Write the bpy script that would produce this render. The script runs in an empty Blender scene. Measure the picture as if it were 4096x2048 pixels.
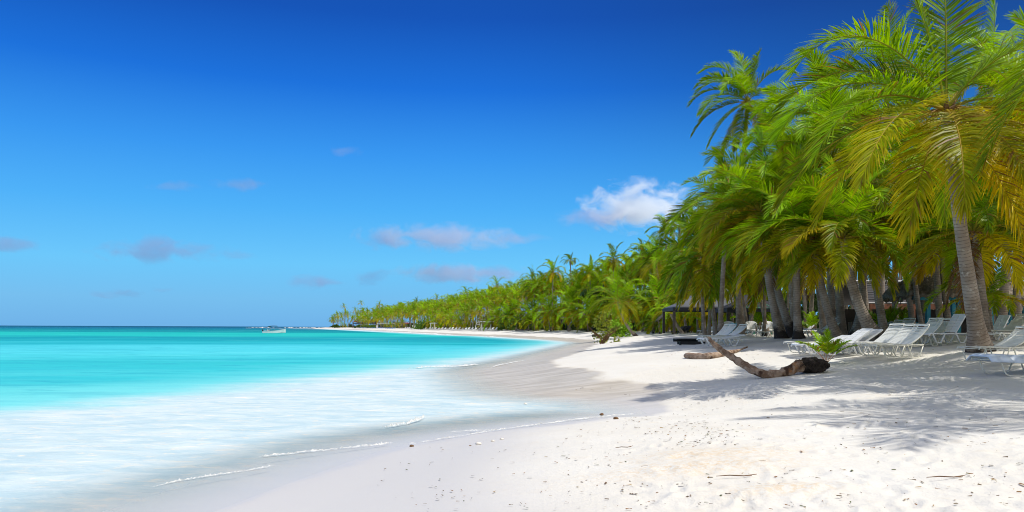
import bpy, math, random
import numpy as np

R = math.radians
PI = math.pi
rng = np.random.default_rng(7)
rnd = random.Random(11)
scene = bpy.context.scene
COL = scene.collection
F = 3000.0          # focal length in photo pixels (4096 wide)
CZ = 1.9            # eye height above the water


def lin(r, g, b, k=1.0):
    f = lambda c: ((c / 255.0 + 0.055) / 1.055) ** 2.4 if c > 10 else c / 255.0 / 12.92
    return (f(r) * k, f(g) * k, f(b) * k)


# ------------------------------------------------------------------ nodes
class NT:
    def __init__(self, tree):
        self.t = tree
        self.t.nodes.clear()

    def n(self, kind, props=None, **inp):
        nd = self.t.nodes.new(kind)
        for k, v in (props or {}).items():
            setattr(nd, k, v)
        for k, v in inp.items():
            key = k.replace('_', ' ')
            sock = None
            if k.startswith('i') and k[1:].isdigit():
                sock = nd.inputs[int(k[1:])]
            else:
                for s in nd.inputs:
                    if s.name.lower() == key.lower():
                        sock = s
                        break
            if sock is None:
                raise KeyError(kind + ' ' + k)
            if isinstance(v, bpy.types.NodeSocket):
                self.t.links.new(v, sock)
            else:
                if sock.type == 'RGBA' and hasattr(v, '__len__') and len(v) == 3:
                    v = (*v, 1)
                sock.default_value = v
        return nd

    def math(self, op, a, b=0.0, c=0.0, clamp=False):
        return self.n('ShaderNodeMath', {'operation': op, 'use_clamp': clamp}, i0=a, i1=b, i2=c).outputs[0]

    def mix(self, fac, a, b, blend='MIX'):
        nd = self.t.nodes.new('ShaderNodeMix')
        nd.data_type = 'RGBA'
        nd.blend_type = blend
        for s, v in ((nd.inputs[0], fac), (nd.inputs[6], a), (nd.inputs[7], b)):
            if isinstance(v, bpy.types.NodeSocket):
                self.t.links.new(v, s)
            else:
                s.default_value = (*v, 1) if hasattr(v, '__len__') and len(v) == 3 else v
        return nd.outputs[2]

    def smooth(self, x, lo, hi):
        return self.n('ShaderNodeMapRange', {'interpolation_type': 'SMOOTHSTEP'}, i0=x, i1=lo, i2=hi, i3=0.0, i4=1.0).outputs[0]

    def ramp(self, fac, stops, interp='LINEAR'):
        nd = self.n('ShaderNodeValToRGB', None, Fac=fac)
        nd.color_ramp.interpolation = interp
        el = nd.color_ramp.elements
        while len(el) > 1:
            el.remove(el[-1])
        el[0].position, el[0].color = stops[0][0], (*stops[0][1], 1)
        for p, c in stops[1:]:
            e = el.new(p)
            e.color = (*c, 1)
        return nd.outputs[0]

    def noise(self, vec, scale, detail=4.0, rough=0.55, dist=0.0):
        return self.n('ShaderNodeTexNoise', None, Vector=vec, Scale=scale, Detail=detail, Roughness=rough, Distortion=dist).outputs[0]

    def attr(self, name, out=2):
        return self.n('ShaderNodeAttribute', {'attribute_name': name}).outputs[out]

    def mapping(self, vec, scale=(1, 1, 1), rot=(0, 0, 0), loc=(0, 0, 0)):
        return self.n('ShaderNodeMapping', None, Vector=vec, Scale=scale, Rotation=rot, Location=loc).outputs[0]

    def link(self, a, b):
        self.t.links.new(a, b)


def new_mat(name):
    m = bpy.data.materials.new(name)
    m.use_nodes = True
    nt = NT(m.node_tree)
    out = nt.n('ShaderNodeOutputMaterial')
    return m, nt, out


def pos_vec(nt):
    return nt.n('ShaderNodeNewGeometry').outputs[0]


def simple_mat(name, col, rough=0.6, var=0.15, scale=8.0, spec=0.4, bump=0.0, metallic=0.0, dirt=None):
    m, nt, out = new_mat(name)
    tc = nt.n('ShaderNodeTexCoord').outputs[3]
    nz = nt.noise(tc, scale, 5.0, 0.6)
    dark = tuple(c * (1 - var) for c in col)
    lite = tuple(min(1, c * (1 + var)) for c in col)
    c = nt.mix(nt.smooth(nz, 0.3, 0.7), dark, lite)
    if dirt:
        c = nt.mix(nt.math('MULTIPLY', nt.smooth(nt.noise(tc, scale * 0.35, 6.0, 0.7), 0.5, 0.75), 0.6), c, dirt)
    p = nt.n('ShaderNodeBsdfPrincipled', None, Base_Color=c, Roughness=rough, Metallic=metallic)
    p.inputs['Specular IOR Level'].default_value = spec
    if bump:
        b = nt.n('ShaderNodeBump', None, Strength=bump, Distance=0.02, Height=nz)
        nt.link(b.outputs[0], p.inputs['Normal'])
    nt.link(p.outputs[0], out.inputs[0])
    return m


def leaf_mat(name, trans=0.34, spec=0.14, rough=0.42):
    m, nt, out = new_mat(name)
    c = nt.attr('Col', 0)
    g = nt.n('ShaderNodeNewGeometry')
    var = nt.noise(g.outputs[0], 1.3, 3.0, 0.6)
    c = nt.mix(nt.smooth(var, 0.3, 0.72), nt.mix(1.0, c, (0.78, 0.82, 0.8), 'MULTIPLY'), nt.mix(1.0, c, (1.18, 1.12, 1.0), 'MULTIPLY'))
    p = nt.n('ShaderNodeBsdfPrincipled', None, Base_Color=c, Roughness=rough)
    p.inputs['Specular IOR Level'].default_value = spec
    tcol = nt.mix(1.0, c, (1.45, 1.30, 0.4), 'MULTIPLY')
    t = nt.n('ShaderNodeBsdfTranslucent', None, Color=tcol)
    mx = nt.n('ShaderNodeMixShader', None, i0=trans, i1=p.outputs[0], i2=t.outputs[0])
    nt.link(mx.outputs[0], out.inputs[0])
    return m


def trunk_mat():
    m, nt, out = new_mat('palm_bark')
    along = nt.attr('along')
    dark = nt.attr('dark')
    tc = nt.n('ShaderNodeTexCoord').outputs[3]
    nz = nt.noise(tc, 6.0, 5.0, 0.65)
    big = nt.noise(tc, 1.1, 4.0, 0.6)
    ph = nt.math('ADD', nt.math('MULTIPLY', along, 11.0), nt.math('MULTIPLY', nz, 0.9))
    saw = nt.math('FRACT', ph)
    ring = nt.smooth(saw, 0.0, 0.22)
    c = nt.mix(nt.smooth(big, 0.3, 0.7), (0.21, 0.16, 0.12), (0.37, 0.31, 0.255))
    c = nt.mix(nt.smooth(nz, 0.56, 0.72), c, (0.48, 0.43, 0.37))
    c = nt.mix(nt.math('MULTIPLY', nt.math('SUBTRACT', 1.0, ring), 0.75), c, (0.10, 0.075, 0.055))
    blot = nt.smooth(nt.noise(tc, 3.3, 6.0, 0.7), 0.60, 0.70)
    c = nt.mix(nt.math('MULTIPLY', blot, 0.55), c, (0.09, 0.07, 0.055))
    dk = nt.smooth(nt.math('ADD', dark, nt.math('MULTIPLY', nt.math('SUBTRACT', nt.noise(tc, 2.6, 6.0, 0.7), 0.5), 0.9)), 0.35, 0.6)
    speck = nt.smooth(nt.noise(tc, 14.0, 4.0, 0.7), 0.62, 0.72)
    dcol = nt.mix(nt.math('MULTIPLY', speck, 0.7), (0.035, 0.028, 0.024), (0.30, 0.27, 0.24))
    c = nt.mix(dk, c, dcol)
    p = nt.n('ShaderNodeBsdfPrincipled', None, Base_Color=c, Roughness=0.88)
    p.inputs['Specular IOR Level'].default_value = 0.2
    h = nt.math('ADD', nt.math('MULTIPLY', ring, 0.7), nt.math('MULTIPLY', nz, 0.8))
    b = nt.n('ShaderNodeBump', None, Strength=0.8, Distance=0.025, Height=h)
    nt.link(b.outputs[0], p.inputs['Normal'])
    nt.link(p.outputs[0], out.inputs[0])
    return m


# ------------------------------------------------------------------ mesh building
def mk(name, V, Fq, mat, parent=None, attrs=None, smooth=False):
    """V (n,3) array, Fq (m,k) array of equal polygons, or a list of such arrays."""
    me = bpy.data.meshes.new(name)
    V = np.asarray(V, dtype=np.float32)
    fl = Fq if isinstance(Fq, list) else [Fq]
    fl = [np.asarray(f, dtype=np.int32) for f in fl if len(f)]
    tot = np.concatenate([np.full(len(f), f.shape[1], np.int32) for f in fl])
    idx = np.concatenate([f.ravel() for f in fl])
    st = np.concatenate([[0], np.cumsum(tot)[:-1]]).astype(np.int32)
    me.vertices.add(len(V))
    me.vertices.foreach_set('co', V.ravel())
    me.loops.add(len(idx))
    me.loops.foreach_set('vertex_index', idx)
    me.polygons.add(len(tot))
    me.polygons.foreach_set('loop_start', st)
    me.polygons.foreach_set('loop_total', tot)
    if smooth:
        me.polygons.foreach_set('use_smooth', np.ones(len(tot), dtype=bool))
    for an, av in (attrs or {}).items():
        av = np.asarray(av, dtype=np.float32)
        if av.ndim == 1:
            a = me.attributes.new(an, 'FLOAT', 'POINT')
            a.data.foreach_set('value', av)
        else:
            a = me.attributes.new(an, 'FLOAT_COLOR', 'POINT')
            c4 = np.ones((len(av), 4), np.float32)
            c4[:, :3] = av
            a.data.foreach_set('color', c4.ravel())
    me.update(calc_edges=True)
    me.validate()
    if mat:
        me.materials.append(mat)
    o = bpy.data.objects.new(name, me)
    COL.objects.link(o)
    if parent:
        o.parent = parent
    return o


class MB:
    def __init__(self):
        self.v = []
        self.f = []

    def add(self, V, Fc):
        b = len(self.v)
        self.v += [tuple(p) for p in V]
        self.f += [tuple(i + b for i in f) for f in Fc]

    def box(self, c, s, rz=0.0, ry=0.0):
        hx, hy, hz = s[0] / 2, s[1] / 2, s[2] / 2
        V = []
        for x in (-hx, hx):
            for y in (-hy, hy):
                for z in (-hz, hz):
                    X, Z = x * math.cos(ry) + z * math.sin(ry), -x * math.sin(ry) + z * math.cos(ry)
                    X2, Y2 = X * math.cos(rz) - y * math.sin(rz), X * math.sin(rz) + y * math.cos(rz)
                    V.append((c[0] + X2, c[1] + Y2, c[2] + Z))
        self.add(V, [(0, 1, 3, 2), (4, 6, 7, 5), (0, 4, 5, 1), (2, 3, 7, 6), (0, 2, 6, 4), (1, 5, 7, 3)])

    def tube(self, pts, rad, n=6):
        V, Fc = tube(pts, rad, n)
        self.add(V, Fc.tolist() + [tuple(range(n - 1, -1, -1)), tuple(range(len(V) - n, len(V)))])

    def build(self, name, mat, parent=None, smooth=False):
        me = bpy.data.meshes.new(name)
        me.from_pydata(self.v, [], self.f)
        me.update()
        if smooth:
            for p in me.polygons:
                p.use_smooth = True
        if mat:
            me.materials.append(mat)
        o = bpy.data.objects.new(name, me)
        COL.objects.link(o)
        if parent:
            o.parent = parent
        return o


def nrm(a):
    return a / np.maximum(np.linalg.norm(a, axis=-1, keepdims=True), 1e-9)


def tube(pts, rad, n=6):
    P = np.asarray(pts, float)
    rad = np.broadcast_to(np.asarray(rad, float), (len(P),))
    T = nrm(np.gradient(P, axis=0))
    u = np.cross(T[0], (0, 0, 1.0))
    if np.linalg.norm(u) < 0.05:
        u = np.cross(T[0], (1.0, 0, 0))
    u /= np.linalg.norm(u)
    V = []
    for i in range(len(P)):
        u = u - T[i] * u.dot(T[i])
        u /= np.linalg.norm(u)
        w = np.cross(T[i], u)
        for k in range(n):
            a = 2 * PI * k / n
            V.append(P[i] + rad[i] * (math.cos(a) * u + math.sin(a) * w))
    Fc = []
    for i in range(len(P) - 1):
        for k in range(n):
            a, b = i * n + k, i * n + (k + 1) % n
            Fc.append((a, b, b + n, a + n))
    return np.array(V), np.array(Fc, np.int32)


def tag(o, label=None, cat=None, group=None, kind=None):
    if label:
        o['label'] = label
    if cat:
        o['category'] = cat
    if group:
        o['group'] = group
    if kind:
        o['kind'] = kind
    return o


def thing(name, label, cat, loc=(0, 0, 0), rz=0.0, group=None):
    o = bpy.data.objects.new(name, None)
    COL.objects.link(o)
    o.location = loc
    o.rotation_euler = (0, 0, rz)
    o.empty_display_size = 0.2
    return tag(o, label, cat, group)


def copy_tree(o, parent=None):
    c = o.copy()
    COL.objects.link(c)
    c.parent = parent
    for ch in list(o.children):
        copy_tree(ch, c)
    return c


# ------------------------------------------------------------------ terrain
SHORE = np.array([(-40, 1300), (-110, 900), (-172, 700), (-176, 655), (-160, 625), (-138, 594), (-110, 510), (-85, 432), (-60, 345),
                  (-40, 277), (-27, 232), (-19, 203), (-11, 175), (-4.3, 163), (1.3, 140), (6.5, 118), (9, 97), (7, 80), (4.6, 65.5),
                  (2.6, 54), (0.9, 44), (-0.6, 37), (-1.3, 32), (-0.6, 27), (0.5, 21.5), (2.4, 19.6), (2.95, 16.6), (1.8, 15.7), (-0.1, 14.0),
                  (-1.8, 12.0), (-2.6, 9.6), (-3.1, 7.7), (-4.2, 3), (-6, -6), (-10, -25), (-14, -90), (-30, -500)], float)
WASH = np.array([(-60, 1300), (-130, 900), (-190, 705), (-196, 655), (-172, 612), (-150, 585), (-122, 505), (-96, 428), (-69, 342),
                 (-47, 275), (-33, 230), (-24, 201), (-15, 172), (-8, 160), (-3, 137), (3.5, 114), (5.6, 95), (2.6, 76), (-0.9, 54),
                 (-4, 40), (-5.9, 32.4), (-8.3, 23.6), (-10.0, 18.5), (-12.0, 15.6), (-16, 12.5), (-30, 8), (-70, -10), (-200, -500)], float)


def resample(P, step_k=0.03, lo=0.6):
    """Catmull-Rom through the shoreline points so that it curves."""
    out = []
    for i in range(len(P) - 1):
        p0, p1, p2, p3 = P[max(i - 1, 0)], P[i], P[i + 1], P[min(i + 2, len(P) - 1)]
        n = 3
        for k in range(n):
            t = k / n
            out.append(0.5 * ((2 * p1) + (-p0 + p2) * t + (2 * p0 - 5 * p1 + 4 * p2 - p3) * t * t + (-p0 + 3 * p1 - 3 * p2 + p3) * t ** 3))
    out.append(P[-1])
    return np.array(out)


SH2 = resample(SHORE)
WA2 = resample(WASH)


def sdist(poly, X, Y):
    """Signed distance to the polyline: positive on the land side."""
    sh = np.shape(X)
    x, y = np.ravel(X).astype(float), np.ravel(Y).astype(float)
    best = np.full(x.shape, 1e18)
    A, B = poly[:-1], poly[1:]
    for a, b in zip(A, B):
        d = b - a
        t = np.clip(((x - a[0]) * d[0] + (y - a[1]) * d[1]) / (d @ d + 1e-12), 0, 1)
        best = np.minimum(best, (x - a[0] - t * d[0]) ** 2 + (y - a[1] - t * d[1]) ** 2)
    full = np.vstack([poly, [(-30 if poly is SH2 else -200, -60000), (60000, -60000), (60000, 60000), (-40, 60000)]])
    ins = np.zeros(x.shape, bool)
    for i in range(len(full)):
        a, b = full[i], full[(i + 1) % len(full)]
        c = (a[1] > y) != (b[1] > y)
        if c.any():
            xi = (b[0] - a[0]) * (y - a[1]) / (b[1] - a[1] + 1e-12) + a[0]
            ins ^= c & (x < xi)
    return (np.sqrt(best) * np.where(ins, 1, -1)).reshape(sh)


_sw = [(rng.normal(size=2), rng.uniform(0, 6.28)) for _ in range(40)]


def wav(x, y, f, k0, n=8):
    s = 0
    for d, p in _sw[k0:k0 + n]:
        s = s + np.sin(f * (x * d[0] + y * d[1]) + p)
    return s / n


PS = [-400, -60, -20, -6, -2, 0, 1.2, 2.5, 4.5, 6.5, 8, 10, 13, 20, 40, 60000]
PZ = [-4, -3, -1.4, -0.45, -0.14, 0.0, 0.14, 0.34, 0.62, 0.80, 0.95, 1.14, 1.31, 1.42, 1.5, 1.55]
MOUNDS = []
DENTS = []


def H(x, y, detail=True):
    x, y = np.asarray(x, float), np.asarray(y, float)
    s = sdist(SH2, x, y)
    z = np.interp(s, PS, PZ)
    fac = np.interp(y, [-10, 4, 10, 17], [0.6, 0.62, 0.8, 1.0])
    z = np.where(z > 0, z * fac, z)
    if detail:
        inl = np.clip((s - 2.0) / 4.0, 0, 1)
        z = z + inl * (0.05 * wav(x, y, 0.5, 0) + 0.02 * wav(x, y, 1.6, 8) + 0.007 * wav(x, y, 5.0, 16))
        for (mx, my, mh, mr) in MOUNDS:
            d2 = ((x - mx) ** 2 + (y - my) ** 2) / (mr * mr)
            z = z + mh * np.exp(-d2)
    return z


def yh(px):
    return 1310 + 0.004 * (px - 2048)


def gp(px, py, detail=False):
    """The point of the beach seen at a pixel of the photograph."""
    D = np.geomspace(3, 900, 5000)
    x = (px - 2048) / F * D
    z = CZ - (py - yh(px)) / F * D
    h = H(x, D, detail)
    k = np.argmax(z <= h)
    if not (z <= h).any():
        k = len(D) - 1
    return float(x[k]), float(D[k]), float(h[k])


def at(px, py, D):
    return ((px - 2048) / F * D, D, CZ - (py - yh(px)) / F * D)


def dshore(px, s):
    """Distance at which the line of sight through px has climbed s metres up the beach."""
    D = np.geomspace(60, 900, 1500)
    q = sdist(SH2, (px - 2048) / F * D, D)
    k = np.argmax(q >= s)
    return float(D[k]) if (q >= s).any() else 640.0


# ------------------------------------------------------------------ materials
def sand_mat():
    m, nt, out = new_mat('sand')
    p0 = pos_vec(nt)
    s = nt.attr('sd')
    n1 = nt.noise(p0, 0.35, 5.0, 0.6)
    n2 = nt.noise(p0, 2.3, 6.0, 0.65)
    n3 = nt.noise(p0, 40.0, 3.0, 0.7)
    c = nt.mix(nt.smooth(n1, 0.3, 0.7), (0.68, 0.65, 0.585), (0.73, 0.71, 0.655))
    c = nt.mix(nt.math('MULTIPLY', nt.smooth(n2, 0.55, 0.75), 0.5), c, (0.70, 0.62, 0.50))
    c = nt.mix(nt.math('MULTIPLY', nt.smooth(n3, 0.56, 0.75), 0.35), c, (0.55, 0.48, 0.38))
    # coarse cream heap of shell grit
    pat = nt.math('MULTIPLY', nt.attr('grit'), nt.smooth(nt.noise(p0, 17.0, 4.0, 0.7), 0.42, 0.62))
    c = nt.mix(nt.math('MULTIPLY', pat, 0.8), c, (0.66, 0.52, 0.35))
    # plant litter under the trees
    li = nt.math('MULTIPLY', nt.smooth(s, 9.0, 22.0), nt.smooth(nt.noise(p0, 0.9, 6.0, 0.75), 0.48, 0.66))
    c = nt.mix(nt.math('MULTIPLY', li, 0.75), c, (0.24, 0.17, 0.10))
    # wet sand near the water, its edge drawn by the last waves
    we = nt.math('ADD', nt.math('SUBTRACT', s, nt.attr('wetx')), nt.math('MULTIPLY', nt.math('SUBTRACT', nt.noise(nt.mapping(p0, (0.5, 0.35, 1)), 1.0, 3.0, 0.5), 0.5), 2.2))
    wet = nt.math('SUBTRACT', 1.0, nt.smooth(we, 0.6, 1.1))
    wc = nt.mix(nt.smooth(nt.noise(nt.mapping(p0, (0.5, 2.6, 1)), 1.0, 4.0, 0.6), 0.35, 0.65), (0.42, 0.365, 0.27), (0.57, 0.515, 0.42))
    wc = nt.mix(nt.n('ShaderNodeMapRange', None, i0=nt.n('ShaderNodeSeparateXYZ', None, Vector=p0).outputs[1], i1=17.0, i2=21.0, i3=0.85, i4=0.0).outputs[0], wc, (0.60, 0.585, 0.575))
    c = nt.mix(nt.math('MULTIPLY', wet, 0.9), c, wc)
    damp = nt.attr('damp')
    c = nt.mix(nt.math('MULTIPLY', damp, 0.85), c, (0.535, 0.522, 0.51))
    rough = nt.math('SUBTRACT', 0.92, nt.math('MULTIPLY', nt.math('MAXIMUM', wet, nt.math('MULTIPLY', damp, 0.7)), 0.5))
    p = nt.n('ShaderNodeBsdfPrincipled', None, Base_Color=c, Roughness=rough)
    p.inputs['Specular IOR Level'].default_value = 0.25
    dry = nt.math('MULTIPLY', nt.math('SUBTRACT', 1.0, wet), nt.math('SUBTRACT', 1.0, nt.math('MULTIPLY', damp, 0.9)))
    hh = nt.math('ADD', nt.math('MULTIPLY', n2, 0.7), nt.math('ADD', nt.math('MULTIPLY', nt.noise(p0, 9.0, 5.0, 0.7), 0.45), nt.math('MULTIPLY', n3, 0.12)))
    b = nt.n('ShaderNodeBump', None, Strength=nt.math('MULTIPLY', dry, 0.5), Distance=0.09, Height=hh)
    nt.link(b.outputs[0], p.inputs['Normal'])
    nt.link(p.outputs[0], out.inputs[0])
    return m


def water_mat():
    m, nt, out = new_mat('sea_water')
    p0 = pos_vec(nt)
    sd = nt.attr('sd')          # metres from the edge of the water, negative at sea
    wa = nt.attr('wash')        # metres from the outer edge of the surf zone, positive inside
    lg = nt.attr('lg')          # log10 of the distance along the bay
    sep = nt.n('ShaderNodeSeparateXYZ', None, Vector=p0)
    band = nt.noise(nt.n('ShaderNodeCombineXYZ', None, X=nt.math('MULTIPLY', nt.math('DIVIDE', sep.outputs[0], nt.math('ADD', sep.outputs[1], 12.0)), 1.6), Y=nt.math('MULTIPLY', lg, 13.0), Z=0.0).outputs[0], 1.0, 4.0, 0.6, 0.3)
    strk = nt.noise(nt.mapping(p0, (0.05, 0.45, 1)), 1.0, 5.0, 0.65, 0.4)
    t = nt.math('ADD', nt.math('DIVIDE', lg, 3.6), nt.math('ADD', nt.math('MULTIPLY', nt.math('SUBTRACT', band, 0.5), 0.10), nt.math('MULTIPLY', nt.math('SUBTRACT', strk, 0.5), 0.03)))
    k = 0.74
    lgp = lambda d: math.log10(d) / 3.6
    st = [(lgp(8), lin(150, 238, 240, k)), (lgp(20), lin(105, 228, 232, k)), (lgp(30), lin(66, 212, 222, k)), (lgp(42), lin(62, 208, 216, k)), (lgp(58), lin(92, 226, 238, k)), (lgp(74), lin(80, 218, 232, k)), (lgp(92), lin(34, 186, 196, k)),
          (lgp(125), lin(20, 160, 176, k)), (lgp(160), lin(40, 206, 196, k)), (lgp(205), lin(34, 200, 190, k)), (lgp(260), lin(12, 158, 164, k)), (lgp(360), lin(10, 138, 152, k)),
          (lgp(700), lin(8, 100, 140, k)), (lgp(2000), lin(5, 56, 108, k))]
    c = nt.ramp(t, st)
    rip0 = nt.noise(nt.mapping(p0, (0.030, 0.16, 1)), 1.0, 6.0, 0.7, 0.6)
    c = nt.mix(nt.math('MULTIPLY', nt.smooth(rip0, 0.50, 0.66), 0.38), c, (0.02, 0.33, 0.44))
    c = nt.mix(nt.math('MULTIPLY', nt.math('SUBTRACT', 1.0, nt.smooth(rip0, 0.34, 0.46)), 0.30), c, (0.16, 0.70, 0.72))
    rip = nt.noise(nt.mapping(p0, (0.30, 0.95, 1)), 1.0, 5.0, 0.65, 0.5)
    c = nt.mix(nt.math('MULTIPLY', nt.smooth(rip, 0.50, 0.66), 0.55), c, (0.03, 0.36, 0.46))
    # pale surf over white sand
    wn = nt.math('ADD', wa, nt.math('MULTIPLY', nt.math('SUBTRACT', nt.noise(nt.mapping(p0, (0.16, 0.5, 1)), 1.0, 5.0, 0.6, 0.4), 0.5), 4.0))
    wf = nt.smooth(wn, -2.2, 2.2)
    c = nt.mix(nt.math('MULTIPLY', nt.smooth(wn, -7.0, 0.5), 0.55), c, lin(150, 238, 242, 0.8))
    f1 = nt.noise(nt.mapping(p0, (0.8, 1.7, 1)), 1.0, 6.0, 0.68, 0.8)
    f2 = nt.noise(nt.mapping(p0, (2.4, 4.2, 1)), 1.0, 5.0, 0.65, 0.6)
    wc = nt.mix(nt.smooth(f1, 0.36, 0.62), lin(192, 217, 225, 0.86), lin(216, 231, 233, 0.86))
    wc = nt.mix(nt.math('MULTIPLY', nt.smooth(f2, 0.52, 0.72), 0.8), wc, lin(246, 241, 226, 0.82))
    wc = nt.mix(nt.math('MULTIPLY', nt.smooth(f1, 0.60, 0.70), 0.75), wc, lin(250, 246, 236, 0.84))
    c = nt.mix(wf, c, wc)
    al = nt.n('ShaderNodeMapRange', {'interpolation_type': 'SMOOTHSTEP'}, i0=sd, i1=-3.0, i2=0.2, i3=1.0, i4=0.06).outputs[0]
    fine = nt.noise(nt.mapping(p0, (0.8, 2.4, 1)), 1.0, 6.0, 0.6, 0.4)
    b = nt.n('ShaderNodeBump', None, Strength=0.8, Distance=0.14, Height=fine)
    di = nt.n('ShaderNodeBsdfDiffuse', None, Color=c, Normal=b.outputs[0])
    gl = nt.n('ShaderNodeBsdfGlossy', None, Color=(0.9, 0.9, 0.9), Roughness=0.18, Normal=b.outputs[0])
    mx = nt.n('ShaderNodeMixShader', None, i0=0.07, i1=di.outputs[0], i2=gl.outputs[0])
    tr = nt.n('ShaderNodeBsdfTransparent')
    fin = nt.n('ShaderNodeMixShader', None, i0=al, i1=tr.outputs[0], i2=mx.outputs[0])
    nt.link(fin.outputs[0], out.inputs[0])
    return m


M = {}
M['leaf'] = leaf_mat('palm_leaf')
M['bush'] = leaf_mat('broad_leaf', 0.3, 0.3, 0.5)
M['bark'] = trunk_mat()
M['sand'] = sand_mat()
M['sea'] = water_mat()
M['fibre'] = simple_mat('palm_fibre', (0.20, 0.12, 0.055), 0.9, 0.4, 14, 0.1, 0.6)
M['stalk'] = simple_mat('fruit_stalk', (0.40, 0.22, 0.03), 0.6, 0.3, 10)
M['strap'] = simple_mat('white_vinyl_strap', (0.80, 0.80, 0.75), 0.42, 0.06, 3, 0.5, 0, 0, (0.60, 0.58, 0.50))
M['frame'] = simple_mat('cream_painted_tube', (0.78, 0.76, 0.66), 0.35, 0.08, 4, 0.5, 0, 0, (0.55, 0.50, 0.40))
M['plastic'] = simple_mat('white_plastic', (0.79, 0.80, 0.81), 0.38, 0.05, 3, 0.5, 0, 0, (0.62, 0.62, 0.60))
M['teal'] = simple_mat('turquoise_vinyl', (0.03, 0.42, 0.52), 0.45, 0.12, 4)
M['blue'] = simple_mat('blue_vinyl', (0.05, 0.22, 0.70), 0.45, 0.12, 4)
M['pad'] = simple_mat('pale_blue_quilt', (0.66, 0.74, 0.86), 0.55, 0.05, 2.5, 0.4)
M['black'] = simple_mat('black_plastic', (0.018, 0.018, 0.022), 0.5, 0.2, 5)
M['roofdark'] = simple_mat('dark_roof_sheet', (0.035, 0.033, 0.036), 0.55, 0.35, 1.3, 0.3, 0, 0, (0.09, 0.085, 0.08))
M['canvas'] = simple_mat('black_canvas', (0.03, 0.031, 0.04), 0.7, 0.3, 1.1, 0.2)
M['canvasgrey'] = simple_mat('grey_canvas', (0.12, 0.125, 0.14), 0.75, 0.15, 0.8, 0.2)
M['beam'] = simple_mat('brown_timber', (0.16, 0.065, 0.035), 0.7, 0.3, 3, 0.3, 0.3)
M['post'] = simple_mat('dark_timber_post', (0.05, 0.04, 0.032), 0.8, 0.3, 3)
M['turq'] = simple_mat('turquoise_paint', (0.025, 0.22, 0.30), 0.6, 0.2, 3, 0.3, 0, 0, (0.05, 0.14, 0.16))
M['greenp'] = simple_mat('green_paint', (0.05, 0.26, 0.17), 0.6, 0.2, 3)
M['whitep'] = simple_mat('white_paint', (0.80, 0.80, 0.78), 0.5, 0.07, 3, 0.4, 0, 0, (0.6, 0.57, 0.5))
M['hull'] = simple_mat('white_gelcoat', (0.82, 0.83, 0.83), 0.25, 0.03, 1.5, 0.5)
M['bimini'] = simple_mat('dark_green_canvas', (0.015, 0.035, 0.03), 0.8, 0.2, 3)
M['red'] = simple_mat('red_canvas', (0.45, 0.035, 0.02), 0.7, 0.2, 1.5)
M['metal'] = simple_mat('grey_metal', (0.35, 0.35, 0.36), 0.4, 0.1, 5, 0.5, 0, 0.7)
M['shell'] = simple_mat('pale_shell', (0.80, 0.74, 0.64), 0.6, 0.15, 20)
M['twig'] = simple_mat('dry_twig', (0.16, 0.09, 0.045), 0.85, 0.4, 15, 0.15)
def foam_mat():
    m, nt, out = new_mat('sea_foam')
    p0 = pos_vec(nt)
    e = nt.attr('edge')
    nz = nt.noise(nt.mapping(p0, (1, 1.6, 1)), 11.0, 5.0, 0.7)
    nb = nt.noise(nt.mapping(p0, (1, 1.6, 1)), 2.2, 4.0, 0.6)
    a = nt.smooth(nt.math('ADD', nt.math('MULTIPLY', e, 0.62), nt.math('ADD', nt.math('MULTIPLY', nz, 0.75), nt.math('MULTIPLY', nb, 0.55))), 0.92, 1.38)
    p = nt.n('ShaderNodeBsdfPrincipled', None, Base_Color=(0.86, 0.86, 0.83), Roughness=0.8, Alpha=nt.math('MULTIPLY', a, 0.75))
    b = nt.n('ShaderNodeBump', None, Strength=0.7, Distance=0.03, Height=nz)
    nt.link(b.outputs[0], p.inputs['Normal'])
    nt.link(p.outputs[0], out.inputs[0])
    return m


M['foam'] = foam_mat()
M['mud'] = simple_mat('root_mass', (0.045, 0.036, 0.03), 0.95, 0.5, 9, 0.1, 1.0, 0, (0.20, 0.17, 0.14))


def thatch_mat():
    m, nt, out = new_mat('palm_thatch')
    tc = nt.n('ShaderNodeTexCoord').outputs[3]
    a = nt.noise(nt.mapping(tc, (9, 9, 1.6)), 1.0, 5.0, 0.7)
    c = nt.ramp(a, [(0.3, (0.07, 0.055, 0.042)), (0.5, (0.20, 0.165, 0.125)), (0.7, (0.36, 0.30, 0.23))])
    p = nt.n('ShaderNodeBsdfPrincipled', None, Base_Color=c, Roughness=0.95)
    b = nt.n('ShaderNodeBump', None, Strength=1.0, Distance=0.08, Height=a)
    nt.link(b.outputs[0], p.inputs['Normal'])
    nt.link(p.outputs[0], out.inputs[0])
    return m


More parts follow.
